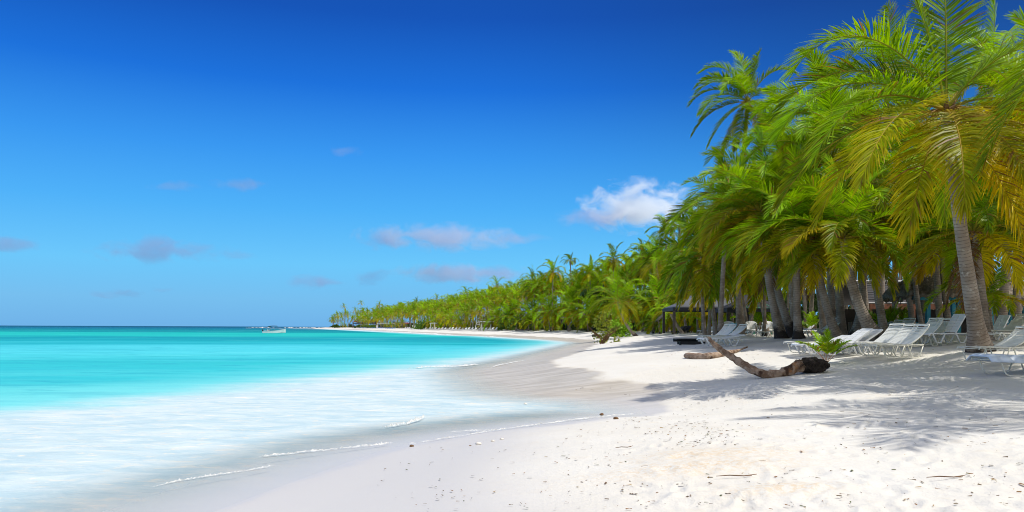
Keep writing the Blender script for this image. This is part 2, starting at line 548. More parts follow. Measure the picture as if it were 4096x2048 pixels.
def drift_mat():
    m, nt, out = new_mat('weathered_palm_log')
    tc = nt.n('ShaderNodeTexCoord').outputs[3]
    a = nt.noise(tc, 4.2, 6.0, 0.68, 0.5)
    b2 = nt.noise(tc, 1.7, 5.0, 0.6, 0.6)
    c = nt.mix(nt.smooth(a, 0.35, 0.65), (0.17, 0.10, 0.06), (0.42, 0.31, 0.23))
    c = nt.mix(nt.smooth(b2, 0.56, 0.63), c, (0.075, 0.042, 0.028))
    c = nt.mix(nt.math('MULTIPLY', nt.smooth(nt.noise(tc, 3.0, 4.0, 0.6), 0.60, 0.70), 0.7), c, (0.36, 0.17, 0.07))
    c = nt.mix(nt.math('MULTIPLY', nt.smooth(nt.noise(tc, 11.0, 4.0, 0.6), 0.62, 0.7), 0.6), c, (0.55, 0.48, 0.40))
    p = nt.n('ShaderNodeBsdfPrincipled', None, Base_Color=c, Roughness=0.85)
    p.inputs['Specular IOR Level'].default_value = 0.2
    bp = nt.n('ShaderNodeBump', None, Strength=0.9, Distance=0.04, Height=nt.math('ADD', a, nt.math('MULTIPLY', b2, 0.6)))
    nt.link(bp.outputs[0], p.inputs['Normal'])
    nt.link(p.outputs[0], out.inputs[0])
    return m


M['thatch'] = thatch_mat()
M['drift'] = drift_mat()

# ------------------------------------------------------------------ palm geometry
GREEN_Y = np.array((0.300, 0.510, 0.004))
GREEN_M = np.array((0.145, 0.315, 0.003))
GREEN_D = np.array((0.075, 0.185, 0.008))
YELLOW = np.array((0.72, 0.50, 0.004))
BROWN = np.array((0.25, 0.13, 0.035))
WIND = np.array((-1.0, 0.15, 0.0))


def frond(r, L, az, el, age, nl=70, seg=3, wid=0.05, ll=0.95, grav=0.33, wind=0.06, yel=1.0, hue=0.0, rs=4, t0=0.13):
    m = 14
    d = np.array((math.cos(az) * math.cos(el), math.sin(az) * math.cos(el), math.sin(el)))
    side = np.array((-math.sin(az), math.cos(az), 0.0))
    st = L / m
    P, Dv, S = [np.zeros(3)], [d.copy()], [side.copy()]
    tw = r.uniform(-0.5, 0.5)
    p = np.zeros(3)
    for i in range(m):
        t = (i + 0.5) / m
        d = d + np.array((0, 0, -1.0)) * grav * st * (0.25 + 1.3 * t) + WIND * wind * st * (0.2 + t)
        d = d / np.linalg.norm(d)
        side = side + np.cross(d, side) * tw * st * 0.22
        side = side - d * side.dot(d)
        side /= np.linalg.norm(side)
        p = p + d * st
        P.append(p.copy())
        Dv.append(d.copy())
        S.append(side.copy())
    P, Dv, S = np.array(P), np.array(Dv), np.array(S)
    tt = np.linspace(0, 1, m + 1)
    t = np.linspace(t0, 1.0, nl) + r.uniform(-0.4, 0.4, nl) / nl
    t = np.clip(t, 0.1, 1.0)
    t = np.concatenate([t, np.clip(t + 0.4 / nl, 0, 1)])
    sg = np.concatenate([np.ones(nl), -np.ones(nl)])
    n = len(t)
    ip = lambda A: np.stack([np.interp(t, tt, A[:, k]) for k in range(3)], 1)
    b, dd, ss = ip(P), nrm(ip(Dv)), nrm(ip(S))
    nn = np.cross(dd, ss)
    a = np.radians(np.interp(t, [0.1, 0.5, 1.0], [72, 52, 14])) + r.normal(0, 0.09, n)
    lift = np.interp(t, [0, 1], [0.30, 0.12]) + r.normal(0, 0.08, n)
    dr = nrm(dd * np.cos(a)[:, None] + ss * (sg * np.sin(a))[:, None] + nn * lift[:, None])
    ln = ll * np.interp(t, [0.1, 0.22, 0.5, 0.8, 1.0], [0.55, 0.9, 1.0, 0.78, 0.42]) * r.uniform(0.82, 1.1, n)
    g = r.uniform(0.40, 0.80, n) * (0.45 + 0.8 * age)
    pts = [b]
    cur, q = dr, b
    for k in range(seg):
        q = q + cur * (ln / seg)[:, None]
        pts.append(q)
        cur = nrm(cur + np.array((0, 0, -1.0)) * (g * 1.15 / seg)[:, None] + WIND * (0.38 * wind / 0.12 / seg) * 0.6)
    W = nrm(dd - dr * np.sum(dd * dr, 1, keepdims=True)) + nn * r.normal(0, 0.25, n)[:, None]
    W = nrm(W)
    prof = {3: (0.55, 1.0, 0.8, 0.12), 2: (0.7, 1.0, 0.15), 1: (0.9, 0.3)}[seg]
    V = np.zeros((n, seg + 1, 2, 3))
    C = np.zeros((n, seg + 1, 2, 3))
    u = np.clip(age + r.normal(0, 0.10), 0, 1)
    base = GREEN_Y * (1 - u) + GREEN_M * u
    base = base * (1 - hue) + GREEN_D * hue
    yf = np.clip((u - 0.56) * 1.8, 0, 0.75) * yel * r.uniform(0.3, 1.3)
    lc = base[None] * (1 - yf) + YELLOW[None] * yf
    lc = lc[None] if lc.ndim == 1 else lc
    lc = np.repeat(lc, n, 0) * r.uniform(0.6, 1.3, (n, 1)) * r.uniform(0.55, 1.2)
    brn = (r.random(n) < 0.03 + 0.10 * max(0, u - 0.6) * yel)[:, None]
    lc = np.where(brn, BROWN[None], lc)
    for k in range(seg + 1):
        w = wid * prof[k] * np.interp(t, [0.1, 0.5, 1.0], [0.8, 1.0, 0.7])
        V[:, k, 0] = pts[k] - W * w[:, None] / 2
        V[:, k, 1] = pts[k] + W * w[:, None] / 2
        fy = np.clip(k / seg - 0.45, 0, 1) * np.clip(u * 1.5 - 0.25, 0.05, 1.1) * yel
        C[:, k, 0] = C[:, k, 1] = lc * (1 - fy) + (YELLOW * 0.9) * fy
    idx = np.arange(n * (seg + 1) * 2).reshape(n, seg + 1, 2)
    Fc = np.stack([idx[:, :-1, 0], idx[:, :-1, 1], idx[:, 1:, 1], idx[:, 1:, 0]], -1).reshape(-1, 4)
    V = V.reshape(-1, 3)
    C = C.reshape(-1, 3)
    rr = np.interp(tt, [0, 0.06, 0.2, 1], [0.075, 0.04, 0.026, 0.006]) * (L / 4.6) * (1.0 if rs > 3 else 1.6)
    tv, tf = tube(P, rr, rs)
    rc = np.array((0.34, 0.36, 0.04)) * (1 - u) + np.array((0.50, 0.33, 0.03)) * u
    Fc = np.concatenate([Fc, tf + len(V)])
    V = np.concatenate([V, tv])
    C = np.concatenate([C, np.repeat(rc[None], len(tv), 0)])
    return V, Fc, C


def join(parts):
    V, Fc, C, b = [], [], [], 0
    for v, f, c in parts:
        V.append(v)
        Fc.append(f + b)
        C.append(c)
        b += len(v)
    return np.concatenate(V), np.concatenate(Fc), np.concatenate(C)


def crown_fronds(r, L, n, nl, seg, wid, wind=0.12, yel=1.0, top=82, low=-50, hue=0.0, rs=4):
    out = []
    a0 = r.uniform(0, 6.28)
    for i in range(n):
        u = i / (n - 1)
        az = a0 + i * 2.39996 + r.normal(0, 0.18)
        el = R(top + (low - top) * u ** 0.95 + r.normal(0, 6))
        l = L * (0.78 + 0.28 * math.sin(PI * min(1, u + 0.15))) * r.uniform(0.9, 1.08)
        out.append(frond(r, l, az, el, u, nl, seg, wid, 0.22 * L, 2.25 / L, 0.5 * wind * 4.6 / L * r.uniform(0.8, 1.2), yel, hue, rs))
    return out


def trunk_geo(p0, p1, bend, r0, r1, flare, n, k, dark=0.0, r=None):
    """Curved tapering stem in coordinates relative to p0."""
    a = np.zeros(3)
    c = np.asarray(p1, float) - np.asarray(p0, float)
    b = c * 0.5 + np.asarray(bend, float)
    t = np.linspace(0, 1, k)[:, None] ** 1.25
    P = (1 - t) ** 2 * a + 2 * t * (1 - t) * b + t * t * c
    P[0] -= (0, 0, 0.25)
    h = np.concatenate([[0], np.cumsum(np.linalg.norm(np.diff(P, axis=0), axis=1))])
    rad = r0 + (r1 - r0) * np.clip(h / h[-1], 0, 1) ** 0.8 + flare * np.exp(-np.maximum(h - 0.25, 0) / (0.9 * flare + 0.12))
    if r is not None:
        rad = rad * (1 + r.normal(0, 0.02, len(rad)))
    V, Fc = tube(P, rad, n)
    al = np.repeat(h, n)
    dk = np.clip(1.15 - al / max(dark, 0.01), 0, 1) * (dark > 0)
    return V, Fc, al, dk


def put_trunk(name, parent, p0, p1, bend, r0, r1, flare, n, k, dark=0.0, r=None):
    V, Fc, al, dk = trunk_geo(p0, p1, bend, r0, r1, flare, n, k, dark, r)
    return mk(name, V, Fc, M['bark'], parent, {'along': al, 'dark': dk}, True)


def heart_parts(r, parent, off, s):
    mb = MB()
    for i in range(9):
        a = r.uniform(0, 6.28)
        e = r.uniform(0.1, 1.2)
        l = s * r.uniform(0.25, 0.5)
        dx, dy, dz = math.cos(a) * math.cos(e), math.sin(a) * math.cos(e), math.sin(e)
        mb.tube([(off[0], off[1], off[2] - 0.15 * s), (off[0] + dx * l * .5, off[1] + dy * l * .5, off[2] + dz * l * .6 - .1 * s), (off[0] + dx * l, off[1] + dy * l, off[2] + dz * l - .1 * s)], [0.10 * s, 0.06 * s, 0.02 * s], 5)
    mb.build('crown_fibre', M['fibre'], parent, True)
    st = MB()
    for i in range(5):
        a = r.uniform(0, 6.28)
        l = s * r.uniform(0.6, 0.9)
        q = [(off[0] + math.cos(a) * l * k, off[1] + math.sin(a) * l * k, off[2] + s * (0.25 * k - 0.55 * k * k)) for k in (0, .35, .7, 1)]
        st.tube(q, [0.02 * s, .016 * s, .012 * s, .005 * s], 4)
        for j in range(5):
            k = r.uniform(.5, 1)
            x, y, z = off[0] + math.cos(a) * l * k, off[1] + math.sin(a) * l * k, off[2] + s * (0.25 * k - 0.55 * k * k)
            rr = s * r.uniform(.03, .06)
            st.tube([(x, y, z - .02), (x + rr, y, z - .02 - 1.2 * rr), (x, y, z - .02 - 2.4 * rr)], [rr * .4, rr, rr * .3], 6)
    st.build('fruit_stalk', M['stalk'], parent, True)


HERO = []      # (x, y, radius) of placed palms


def hero(seed, base, D, heart, L, label, group='coconut palms on the beach', n=24, yel=1.0, r0=0.2, r1=0.12, flare=0.18, bend=(0, 0, 0), dark=0.0, wind=0.12,
         nl=64, top=82, low=-30, dh=0.0, hue=0.0, name='coconut_palm', cat='palm tree', wid=0.048, stalks=True, spec=None):
    r = np.random.default_rng(seed)
    if D is None:
        x, y, z = gp(*base)
    else:
        x, y = (base[0] - 2048) / F * D, D
        z = float(H(x, y, False))
    hx, hy, hz = at(heart[0], heart[1], y + dh)
    MOUNDS.append((x, y, 0.16, 1.1))
    z += 0.05
    t = thing(name, label, cat, (x, y, z), 0, group)
    put_trunk('trunk', t, (x, y, z), (hx, hy, hz), bend, r0, r1, flare, 12, 22, dark, r)
    off = np.array((hx - x, hy - y, hz - z))
    if spec:
        fl = [frond(r, L * k, R(a + r.normal(0, 3)), R(e), u, int(nl * 1.2), 3, wid, 0.22 * L, gv / L, 0.5 * wind * 4.6 / L, yel, hue) for (a, e, u, k, gv) in spec]
    else:
        fl = crown_fronds(r, L, n, int(nl * 1.2), 3, wid, wind, yel, top, low, hue)
    for v, f, c in fl:
        o = mk('frond', v, f, M['leaf'], t, {'Col': c})
        o.location = off
    if seed in (102, 105, 107, 119, 123, 141, 144, 149):
        for q in range(2):
            v, f, c = frond(r, L * 0.75, r.uniform(2.2, 5.0), R(-62), 1.0, 46, 3, 0.04, 0.17 * L, 0.7, 0.02)
            c[:] = np.array((0.20, 0.105, 0.05)) * r.uniform(0.6, 1.2, (len(c), 1))
            o = mk('dead_frond', v, f, M['leaf'], t, {'Col': c})
            o.location = off
            o['label'] = 'dry brown dead frond hanging down'
    if stalks:
        heart_parts(r, t, off, L / 4.6)
    HERO.append((x, y, 2.5))
    return t


hero(101, (3925, 1430), None, (3780, 440), 5.0, 'large palm with ringed leaning trunk and the biggest crown, beside the pale blue quilted lounger', r0=0.21, r1=0.125, flare=0.27, bend=(-0.15, 0, 0.3), dark=0.75, nl=96, wid=0.043, dh=-1.5, yel=1.15, wind=0.05,
     spec=[(186, 57, .15, 1, 2.6), (130, 80, .05, .95, 1.3), (55, 78, .05, 1.0, 1.1), (345, 56, .2, .8, 3.2), (178, 34, .3, .95, 2.3), (200, 16, .45, .95, 2.0), (214, 0, .6, 1.0, 1.6), (246, -18, .8, .95, 1.4),
           (272, -22, .85, .95, 1.3), (312, -16, .85, 1.05, 1.3), (346, 6, .6, 1, 1.8), (12, 26, .35, 1, 2.2), (90, 42, .3, 1, 2.2), (150, 48, .25, .95, 2.4), (35, 48, .25, 1, 2.2), (160, 2, .6, .95, 1.8),
           (20, -8, .75, 1, 1.6), (60, 6, .6, 1, 1.8), (115, 4, .6, 1, 1.8), (228, -34, .95, .9, 1.2), (330, -38, .95, .9, 1.2), (290, -50, 1, .85, .9), (5, -40, .95, .85, 1.0)])
hero(102, (3940, 1330), 25.5, (3892, 930), 3.6, 'palm with white flaked bark directly behind the thickest ringed trunk', r0=0.19, bend=(0.1, 0, 0), n=18, low=-18)
hero(103, (3522, 1376), None, (3372, 955), 3.8, 'palm with swollen curved trunk leaning seaward behind two white plastic loungers', r0=0.26, r1=0.13, flare=0.28, bend=(-0.35, 0, -0.75), dark=0.9, n=22, nl=72, low=-18)
hero(104, (3356, 1370), None, (3250, 945), 4.2, 'palm with light streaked grey trunk just behind the sprouting seedling', r0=0.19, r1=0.12, flare=0.2, bend=(-0.2, 0, -0.5), dark=0.25, n=22, nl=72, low=-18)
hero(105, (3303, 1350), None, (3258, 1010), 3.8, 'palm with brown mottled trunk standing close beside the light streaked trunk', r0=0.2, flare=0.16, bend=(-0.1, 0, -0.3), dark=0.7, n=18, yel=1.2, low=-18)
hero(106, (3128, 1366), None, (3040, 850), 4.5, 'palm with blackened foot and grey upper trunk, seaward one of a leaning pair', r0=0.21, flare=0.2, bend=(-0.15, 0, -0.8), dark=1.25, n=24, nl=72, yel=1.15, low=-18)
hero(107, (3186, 1362), None, (3066, 900), 4.4, 'palm with mostly black trunk and wide black root flare, landward one of a leaning pair', r0=0.2, flare=0.34, bend=(-0.35, 0, -0.9), dark=1.7, n=24, nl=72, yel=1.2, low=-18)
hero(108, (2972, 1343), None, (2938, 1000), 4.0, 'palm with pale ringed forked looking trunk on a small sand hump', r0=0.27, r1=0.14, flare=0.14, bend=(0, 0, 0.1), n=20, yel=1.35)
hero(109, (2990, 1318), 62, (2925, 960), 4.0, 'pale slanting palm trunk crossing behind the forked looking trunk', r0=0.2, bend=(0.2, 0, 0), n=18, low=-18)
hero(110, (2890, 1325), 58, (2862, 1030), 4.6, 'bushy palm with sweeping golden fronds above the grey canvas tent', n=22, yel=1.25, low=-18)
hero(111, (2955, 1335), 47, (2988, 405), 4.1, 'tallest slender palm standing free against the deep blue sky', nl=76, yel=0.75, wind=0.16, wid=0.055,
     spec=[(175, 72, .1, 1, 2.4), (190, 55, .2, 1, 2.3), (182, 36, .3, 1, 2.0), (205, 20, .45, 1, 2.0), (170, 0, .55, 1, 1.8), (200, -28, .75, 1, 1.5), (240, -48, .9, 1, 1.2), (300, -58, .9, .9, .9), (90, 82, .05, .95, 1.8),
           (20, 78, .1, .95, 2.2), (335, 62, .2, .9, 2.8), (150, 60, .15, 1, 2.4), (235, 45, .3, 1, 2.6), (120, 30, .4, 1, 2.0), (185, -60, .95, .95, 1.0), (280, 20, .5, .9, 2.2), (40, 10, .6, .75, 2.6)], r0=0.18, bend=(-0.4, 0, 0))
hero(112, (3330, 1325), 38, (3300, 475), 4.3, 'tall palm with arching bright green fronds between the free standing palm and the biggest crown', n=24, nl=80, yel=0.8, wind=0.15)
hero(113, (3520, 1320), 44, (3545, 290), 4.6, 'tall palm peeking out above and behind the biggest crown', n=22, yel=0.6, wind=0.18)
hero(114, (4000, 1320), 31, (4075, 420), 4.9, 'dark green palm landward of the biggest crown, cut by the picture edge', n=22, yel=0.7)
hero(115, (4960, 1450), 14, (4960, 40), 5.0, 'palm outside the view whose frond tips hang into the upper corner', n=22, yel=0.8, nl=70)
hero(116, (4150, 1330), 26, (4215, 720), 4.6, 'shaded palm with hanging fronds over the thatched huts', n=20)
hero(117, (3370, 1330), 34, (3318, 650), 4.8, 'palm with long arching fronds in the middle of the dense crown cluster', n=24, nl=76, yel=0.95, low=-18)
hero(118, (3180, 1325), 43, (3130, 650), 4.9, 'palm with overlapping green fronds on the seaward side of the crown cluster', n=24, yel=0.85, wind=0.15, low=-18)
hero(119, (3660, 1330), 36, (3608, 925), 3.3, 'slim palm with dead fibre under its crown in front of the long dark roof', n=18, yel=1.3, r0=0.14, r1=0.1, flare=0.1, bend=(-0.1, 0, 0), low=-8)
hero(120, (3694, 1330), 35, (3640, 950), 3.4, 'slim palm with speckled trunk beside the dead fibre palm', n=16, yel=1.1, r0=0.12, r1=0.09, flare=0.1, bend=(-0.1, 0, 0), low=-8)
hero(121, (3764, 1340), 31, (3740, 990), 3.2, 'slim brown trunked palm standing before the thatched roof', n=18, yel=1.3, r0=0.14, r1=0.11, flare=0.08, low=-8)
hero(122, (3808, 1335), 31, (3764, 965), 3.2, 'slim grey palm curving landward at its foot beside the thatched roof', n=16, yel=1.1, r0=0.13, r1=0.1, flare=0.1, bend=(-0.15, 0, -0.2), low=-8)
hero(123, (3436, 1325), 33, (3466, 870), 3.6, 'palm with broad black root foot behind the swollen curved trunk', n=18, r0=0.17, flare=0.45, dark=0.9, low=-18)
hero(124, (3962, 1325), 27.5, (3946, 1195), 2.4, 'short young palm with spread arching fronds before the turquoise posts', n=11, yel=1.0, r0=0.13, r1=0.12, flare=0.08, top=75, low=0, stalks=False, nl=44, wind=0.05)
hero(125, (2748, 1335), None, (2728, 1215), 3.1, 'young upright palm beside the leaning orange trunk on the sand ridge', n=13, yel=0.8, r0=0.17, r1=0.14, flare=0.14, top=85, low=-8, stalks=False, nl=52)
hero(126, (2732, 1338), None, (2684, 1255), 2.8, 'young palm with orange scarred trunk leaning toward the sea', n=11, yel=1.2, r0=0.2, r1=0.17, flare=0.1, top=60, low=5, stalks=False, nl=48, bend=(0.0, 0, -0.35))
hero(127, (2815, 1322), 76, (2806, 1225), 3.4, 'yellowing short palm in front of the grey canvas tent', n=14, yel=1.3, low=-25, stalks=False)
hero(128, (2660, 1318), 105, (2625, 1055), 5.0, 'broad bright palm crown rising behind the leaning young palms', n=22, nl=56, yel=0.9)
hero(129, (2545, 1330), 92, (2470, 1205), 4.6, 'palm whose dark trunk leans out over the sea grape bush', n=20, nl=52, yel=1.0, bend=(-0.4, 0, -0.8), dark=1.0)
hero(130, (2306, 1318), None, (2288, 1187), 3.8, 'palm with golden lower fronds on a cluster of pale straight trunks', n=20, nl=50, yel=1.4, bend=(-0.1, 0, -0.3))
hero(131, (2296, 1318), 195, (2280, 1043), 2.9, 'lone slender palm with windswept tuft far above the treeline', n=13, nl=36, yel=0.3, wind=0.55, low=-5, top=70, hue=0.5, r0=0.2, r1=0.13, stalks=False, wid=0.08)
hero(132, (2715, 1320), 118, (2718, 905), 3.2, 'slender windswept palm with bare swollen neck beside the white cloud', n=14, nl=40, yel=0.5, wind=0.5, low=-20, stalks=False, wid=0.07)
hero(133, (2680, 1320), 125, (2660, 928), 3.8, 'windswept palm crown just seaward of the bare necked palm', n=16, nl=42, yel=0.6, wind=0.5, low=-25, stalks=False, wid=0.07)
hero(134, (5380, 1500), 10.2, (5371, -778), 4.8, 'palm outside the view that throws frond shadows over the near sand', n=15, nl=50)
hero(135, (6965, 1700), 7.2, (6965, -1230), 4.6, 'palm outside the view that throws the nearest frond shadow on the sand', n=13, nl=50)
hero(136, (2640, 1312), None, (2655, 1170), 4.2, 'green palm above two grey flared trunks on the sand ridge', n=20, nl=50, r0=0.25, flare=0.35)

for (sd2, bpx, D2, hp, L2, nn2, y2, lab) in (
        (140, 2900, 46, (2905, 870), 4.8, 22, 1.1, 'palm with heavy drooping crown at the seaward edge of the dense cluster'),
        (141, 2950, 51, (2955, 830), 4.6, 22, 0.9, 'palm crown tucked just below the tallest slender palm'),
        (142, 3080, 39, (3085, 900), 4.9, 24, 1.0, 'palm with long yellow ribbed fronds above the leaning black footed pair'),
        (143, 3215, 31, (3190, 960), 4.4, 22, 1.1, 'palm with overlapping drooping fronds hiding the streaked trunk top'),
        (144, 2850, 56, (2838, 985), 4.6, 20, 1.15, 'palm with low golden fronds over the seedlings and the grey tent'),
        (145, 3490, 31, (3475, 740), 4.6, 22, 0.9, 'palm filling the gap between the crown cluster and the biggest crown'),
        (146, 3600, 40, (3590, 640), 4.8, 22, 0.8, 'palm crown half hidden behind the biggest crown, seaward side'),
        (147, 3690, 37, (3690, 700), 4.4, 20, 1.1, 'palm crown hanging behind the biggest crown above the long dark roof'),
        (148, 3960, 34, (3935, 800), 4.6, 22, 0.9, 'palm crown behind the upper trunk of the thickest palm'),
        (149, 4090, 31, (4080, 840), 4.2, 20, 1.1, 'low shaded palm crown above the shaggy thatched eaves'),
        (150, 3960, 38, (3960, 330), 4.8, 22, 0.6, 'high palm crown landward behind the biggest crown'),
        (151, 3420, 44, (3425, 560), 4.6, 22, 0.7, 'palm crown between two tall crowns, under the peeking tall palm'),
        (152, 3010, 60, (3090, 760), 4.6, 20, 0.8, 'palm crown behind the tallest slender palm, landward of its stem'),
        (153, 4200, 24, (4230, 500), 4.8, 22, 0.8, 'dark palm at the picture edge whose fronds reach in beside the biggest crown')):
    hero(sd2, (bpx + (sd2 * 37 % 110) - 30, 1330), D2, hp, L2 * 0.93, lab, n=nn2 - 5, low=-12, yel=y2, nl=62, bend=(-0.25 + (sd2 % 3) * 0.1, 0.2, -0.5), dark=(sd2 % 3) * 0.6, r0=0.17)

# ------------------------------------------------------------------ palm wood: many palms, the nearest 240 or so one by one
HI = []
MID = []
FAR = []


def crown_mesh(seed, L, n, nl, seg, wid, wind, yel, low, hue, rs):
    r = np.random.default_rng(seed)
    V, Fc, C = join(crown_fronds(r, L, n, nl, seg, wid, wind, yel, 82, low, hue, rs))
    o = mk('crown', V, Fc, M['leaf'], None, {'Col': C})
    me = o.data
    bpy.data.objects.remove(o)
    return me, V, Fc, C


for i in range(7):
    HI.append(crown_mesh(200 + i, 4.2, 22, 44, 2, 0.085, 0.12 + 0.03 * (i % 3), (0.7, 1.0, 1.3, 0.9, 1.15, 0.6, 1.0)[i], -55, (0, .15, 0, .3, 0, .4, .1)[i], 3))
for i in range(8):
    MID.append(crown_mesh(230 + i, 4.2, 17, 28, 2, 0.13, 0.18 + 0.06 * (i % 3), (0.7, 1.0, 1.4, 0.8, 1.2, 0.5, 1.0, 0.3)[i], -38, (0, .1, 0, .3, 0, .4, 0, .55)[i], 3))
for i in range(8):
    FAR.append(crown_mesh(260 + i, 4.2, 13, 12, 1, 0.25, 0.25 + 0.08 * (i % 3), (0.7, 1.0, 1.4, 0.9, 1.2, 0.5, 1.0, 0.4)[i], -30, (0, .1, 0, .25, 0, .4, 0, .5)[i], 3))

TOPX = [1320, 1340, 1375, 1430, 1500, 1600, 1750, 1900, 2000, 2100, 2200, 2300, 2400, 2500, 2600, 2700, 2800, 2870, 2950, 3050, 3150, 3300, 3400, 3600, 4096, 5000]
TOPY = [1290, 1254, 1236, 1226, 1223, 1218, 1206, 1178, 1155, 1128, 1106, 1094, 1070, 1048, 990, 950, 850, 760, 640, 520, 440, 400, 330, 260, 200, 150]
HUTS = [(33, 53, 13), (24, 37, 5), (31, 39, 4.5), (20.5, 70, 6), (24.5, 64, 4), (21, 133, 7)]

cand = []
pts_xy = []


def far_enough(x, y, d):
    for (a, b) in pts_xy:
        if (a - x) ** 2 + (b - y) ** 2 < d * d:
            return False
    for (a, b, rr) in HERO + HUTS:
        if (a - x) ** 2 + (b - y) ** 2 < rr * rr:
            return False
    return True


r2 = np.random.default_rng(5)
N = 16000
Yc = np.exp(r2.uniform(math.log(34), math.log(690), N))
pxc = r2.uniform(1325, 4350, N)
Xc = (pxc - 2048) / F * Yc
Sc = sdist(SH2, Xc, Yc)
Zc = H(Xc, Yc, False)
order = np.argsort(-r2.random(N))
for i in order:
    x, y, s, px = Xc[i], Yc[i], Sc[i], pxc[i]
    if s < 10 or s > (38 if y > 130 else 60) or (px > 2720 and y > 125):
        continue
    if px > 2720 and y < 48 and px < 3900:
        continue
    low_no = 2660 < px < 3700 and y < 80
    if y > 560 and px < 1420 and s > 26:
        continue
    dmin = 3.1 if s < 17 else 3.9
    if not far_enough(x, y, dmin):
        continue
    L = r2.uniform(4.0, 5.2)
    cap = CZ + (yh(px) - np.interp(px, TOPX, TOPY)) / F * y - L * 0.42
    hgt = (r2.uniform(2.0, 5.4) if s < 16 else r2.uniform(3.6, 8.0)) + min(6.0, (s - 10) * 0.24)
    if y > 300:
        hgt += 2.0
    elif y > 85 and s > 17:
        hgt += 2.4
    if s < 15 and r2.random() < 0.30:
        hgt = r2.uniform(1.2, 2.6)
        L *= 0.75
    top = min(Zc[i] + hgt, cap * r2.uniform(0.86, 1.04))
    if top - Zc[i] < 1.0 or (low_no and top < 6.2):
        continue
    pts_xy.append((x, y))
    cand.append((L / y, x, y, float(Zc[i]), top - float(Zc[i]), L, px, s))
cand.sort(key=lambda c: -c[0])
# single palms that stand clear of the far treeline
for (px, py, D) in ((1380, 1222, 620), (1440, 1208, 600), (1530, 1214, 520), (1655, 1206, 420), (1770, 1194, 360), (1880, 1168, 290), (1915, 1176, 300),
                    (2012, 1140, 230), (2140, 1112, 190), (2205, 1082, 160), (2376, 1092, 150), (2470, 1030, 135), (2560, 1020, 128), (1345, 1262, 640), (1336, 1278, 645)):
    x = (px - 2048) / F * D
    z = float(H(x, D, False))
    cand.append((9, x, D, z, at(px, py + 4, D)[2] - z, 3.8, px, 20))
cand.sort(key=lambda c: -c[0])
MAXI = 300 - len(HERO) - 12
print('palm candidates', len(cand))


def region(px, y):
    if px < 1480:
        return 'on the far tip of the point'
    if px < 1700:
        return 'behind the far blue loungers'
    if px < 1890:
        return 'behind the far row of white loungers'
    if px < 2010:
        return 'near the white lifeguard chair'
    if px < 2200:
        return 'in the treeline before the sea grape bush'
    if px < 2420:
        return 'around the lone windswept palm'
    if px < 2600:
        return 'behind the sea grape bush'
    if px < 2780:
        return 'behind the young leaning palms'
    if px < 3080:
        return 'around the dark tent roofs'
    if px < 3340:
        return 'behind the black footed leaning pair'
    if px < 3640:
        return 'behind the swollen curved trunk'
    return 'behind the thatched huts'


sv, sf, sc_ = [], [], []
tv_, tf_, ta_, td_ = [], [], [], []
nb = tb = 0
for k, (sc0, x, y, z, h, L, px, s) in enumerate(cand):
    hue_i = int(r2.integers(0, 8))
    lean = (r2.normal(-0.05, 0.09) * h, r2.normal(0, 0.07) * h)
    bend = (r2.normal(0, 0.05) * h, r2.normal(0, 0.05) * h, -0.06 * h)
    p0, p1 = (x, y, z), (x + lean[0], y + lean[1], z + h)
    rt = 0.095 + 0.007 * min(h, 8)
    if k < MAXI:
        lib = HI if y < 62 else MID if y < 190 else FAR
        me, V, Fc, C = lib[hue_i % len(lib)]
        hw = 'young low' if h < 3.4 else 'short' if h < 6 else 'middle height' if h < 9 else 'tall'
        cw = {0: 'fresh green', 1: 'green', 2: 'golden', 3: 'deep green', 4: 'yellow green', 5: 'dark green', 6: 'green', 7: 'dark green'}[hue_i % len(lib)]
        lw = ' leaning seaward' if lean[0] < -0.11 * h else ' leaning landward' if lean[0] > 0.06 * h else ' upright'
        rg = region(px, y)
        t = thing('coconut_palm', hw + ' ' + cw + lw + ' palm ' + rg, 'palm tree', p0, 0, 'palms ' + rg)
        nn, kk = (9, 12) if y < 62 else (6, 7) if y < 190 else (5, 5)
        put_trunk('trunk', t, p0, p1, bend, rt * (1.0 if y < 190 else 1.25), rt * 0.7, 0.12, nn, kk, 0.8 if r2.random() < 0.3 else 0.0)
        o = bpy.data.objects.new('crown', me)
        COL.objects.link(o)
        o.parent = t
        o.location = (p1[0] - x, p1[1] - y, h)
        sx = L / 4.2
        o.scale = (sx, sx, sx * r2.uniform(0.9, 1.1))
        o.rotation_euler = (r2.normal(0, 0.06), r2.normal(0, 0.06), r2.normal(0, 0.5))
    else:
        me, V, Fc, C = FAR[hue_i]
        a = r2.normal(0, 0.5)
        Vr = V * (L / 4.2)
        Vr = np.stack([Vr[:, 0] * math.cos(a) - Vr[:, 1] * math.sin(a), Vr[:, 0] * math.sin(a) + Vr[:, 1] * math.cos(a), Vr[:, 2]], 1) + np.array(p1)
        sv.append(Vr)
        sf.append(Fc + nb)
        sc_.append(C)
        nb += len(V)
        V2, F2, al, dk = trunk_geo(p0, p1, bend, rt * 1.25, rt * 0.8, 0.1, 4, 4)
        tv_.append(V2 + np.array(p0))
        tf_.append(F2 + tb)
        ta_.append(al)
        td_.append(dk)
        tb += len(V2)
if sv:
    w = mk('palm_woodland', np.concatenate(sv), np.concatenate(sf), M['leaf'], None, {'Col': np.concatenate(sc_)})
    tag(w, 'mass of distant palms filling the treeline towards the point', 'woodland', None, 'stuff')
    w2 = mk('trunk', np.concatenate(tv_), np.concatenate(tf_), M['bark'], w, {'along': np.concatenate(ta_), 'dark': np.concatenate(td_)}, True)

# ------------------------------------------------------------------ undergrowth and bushes


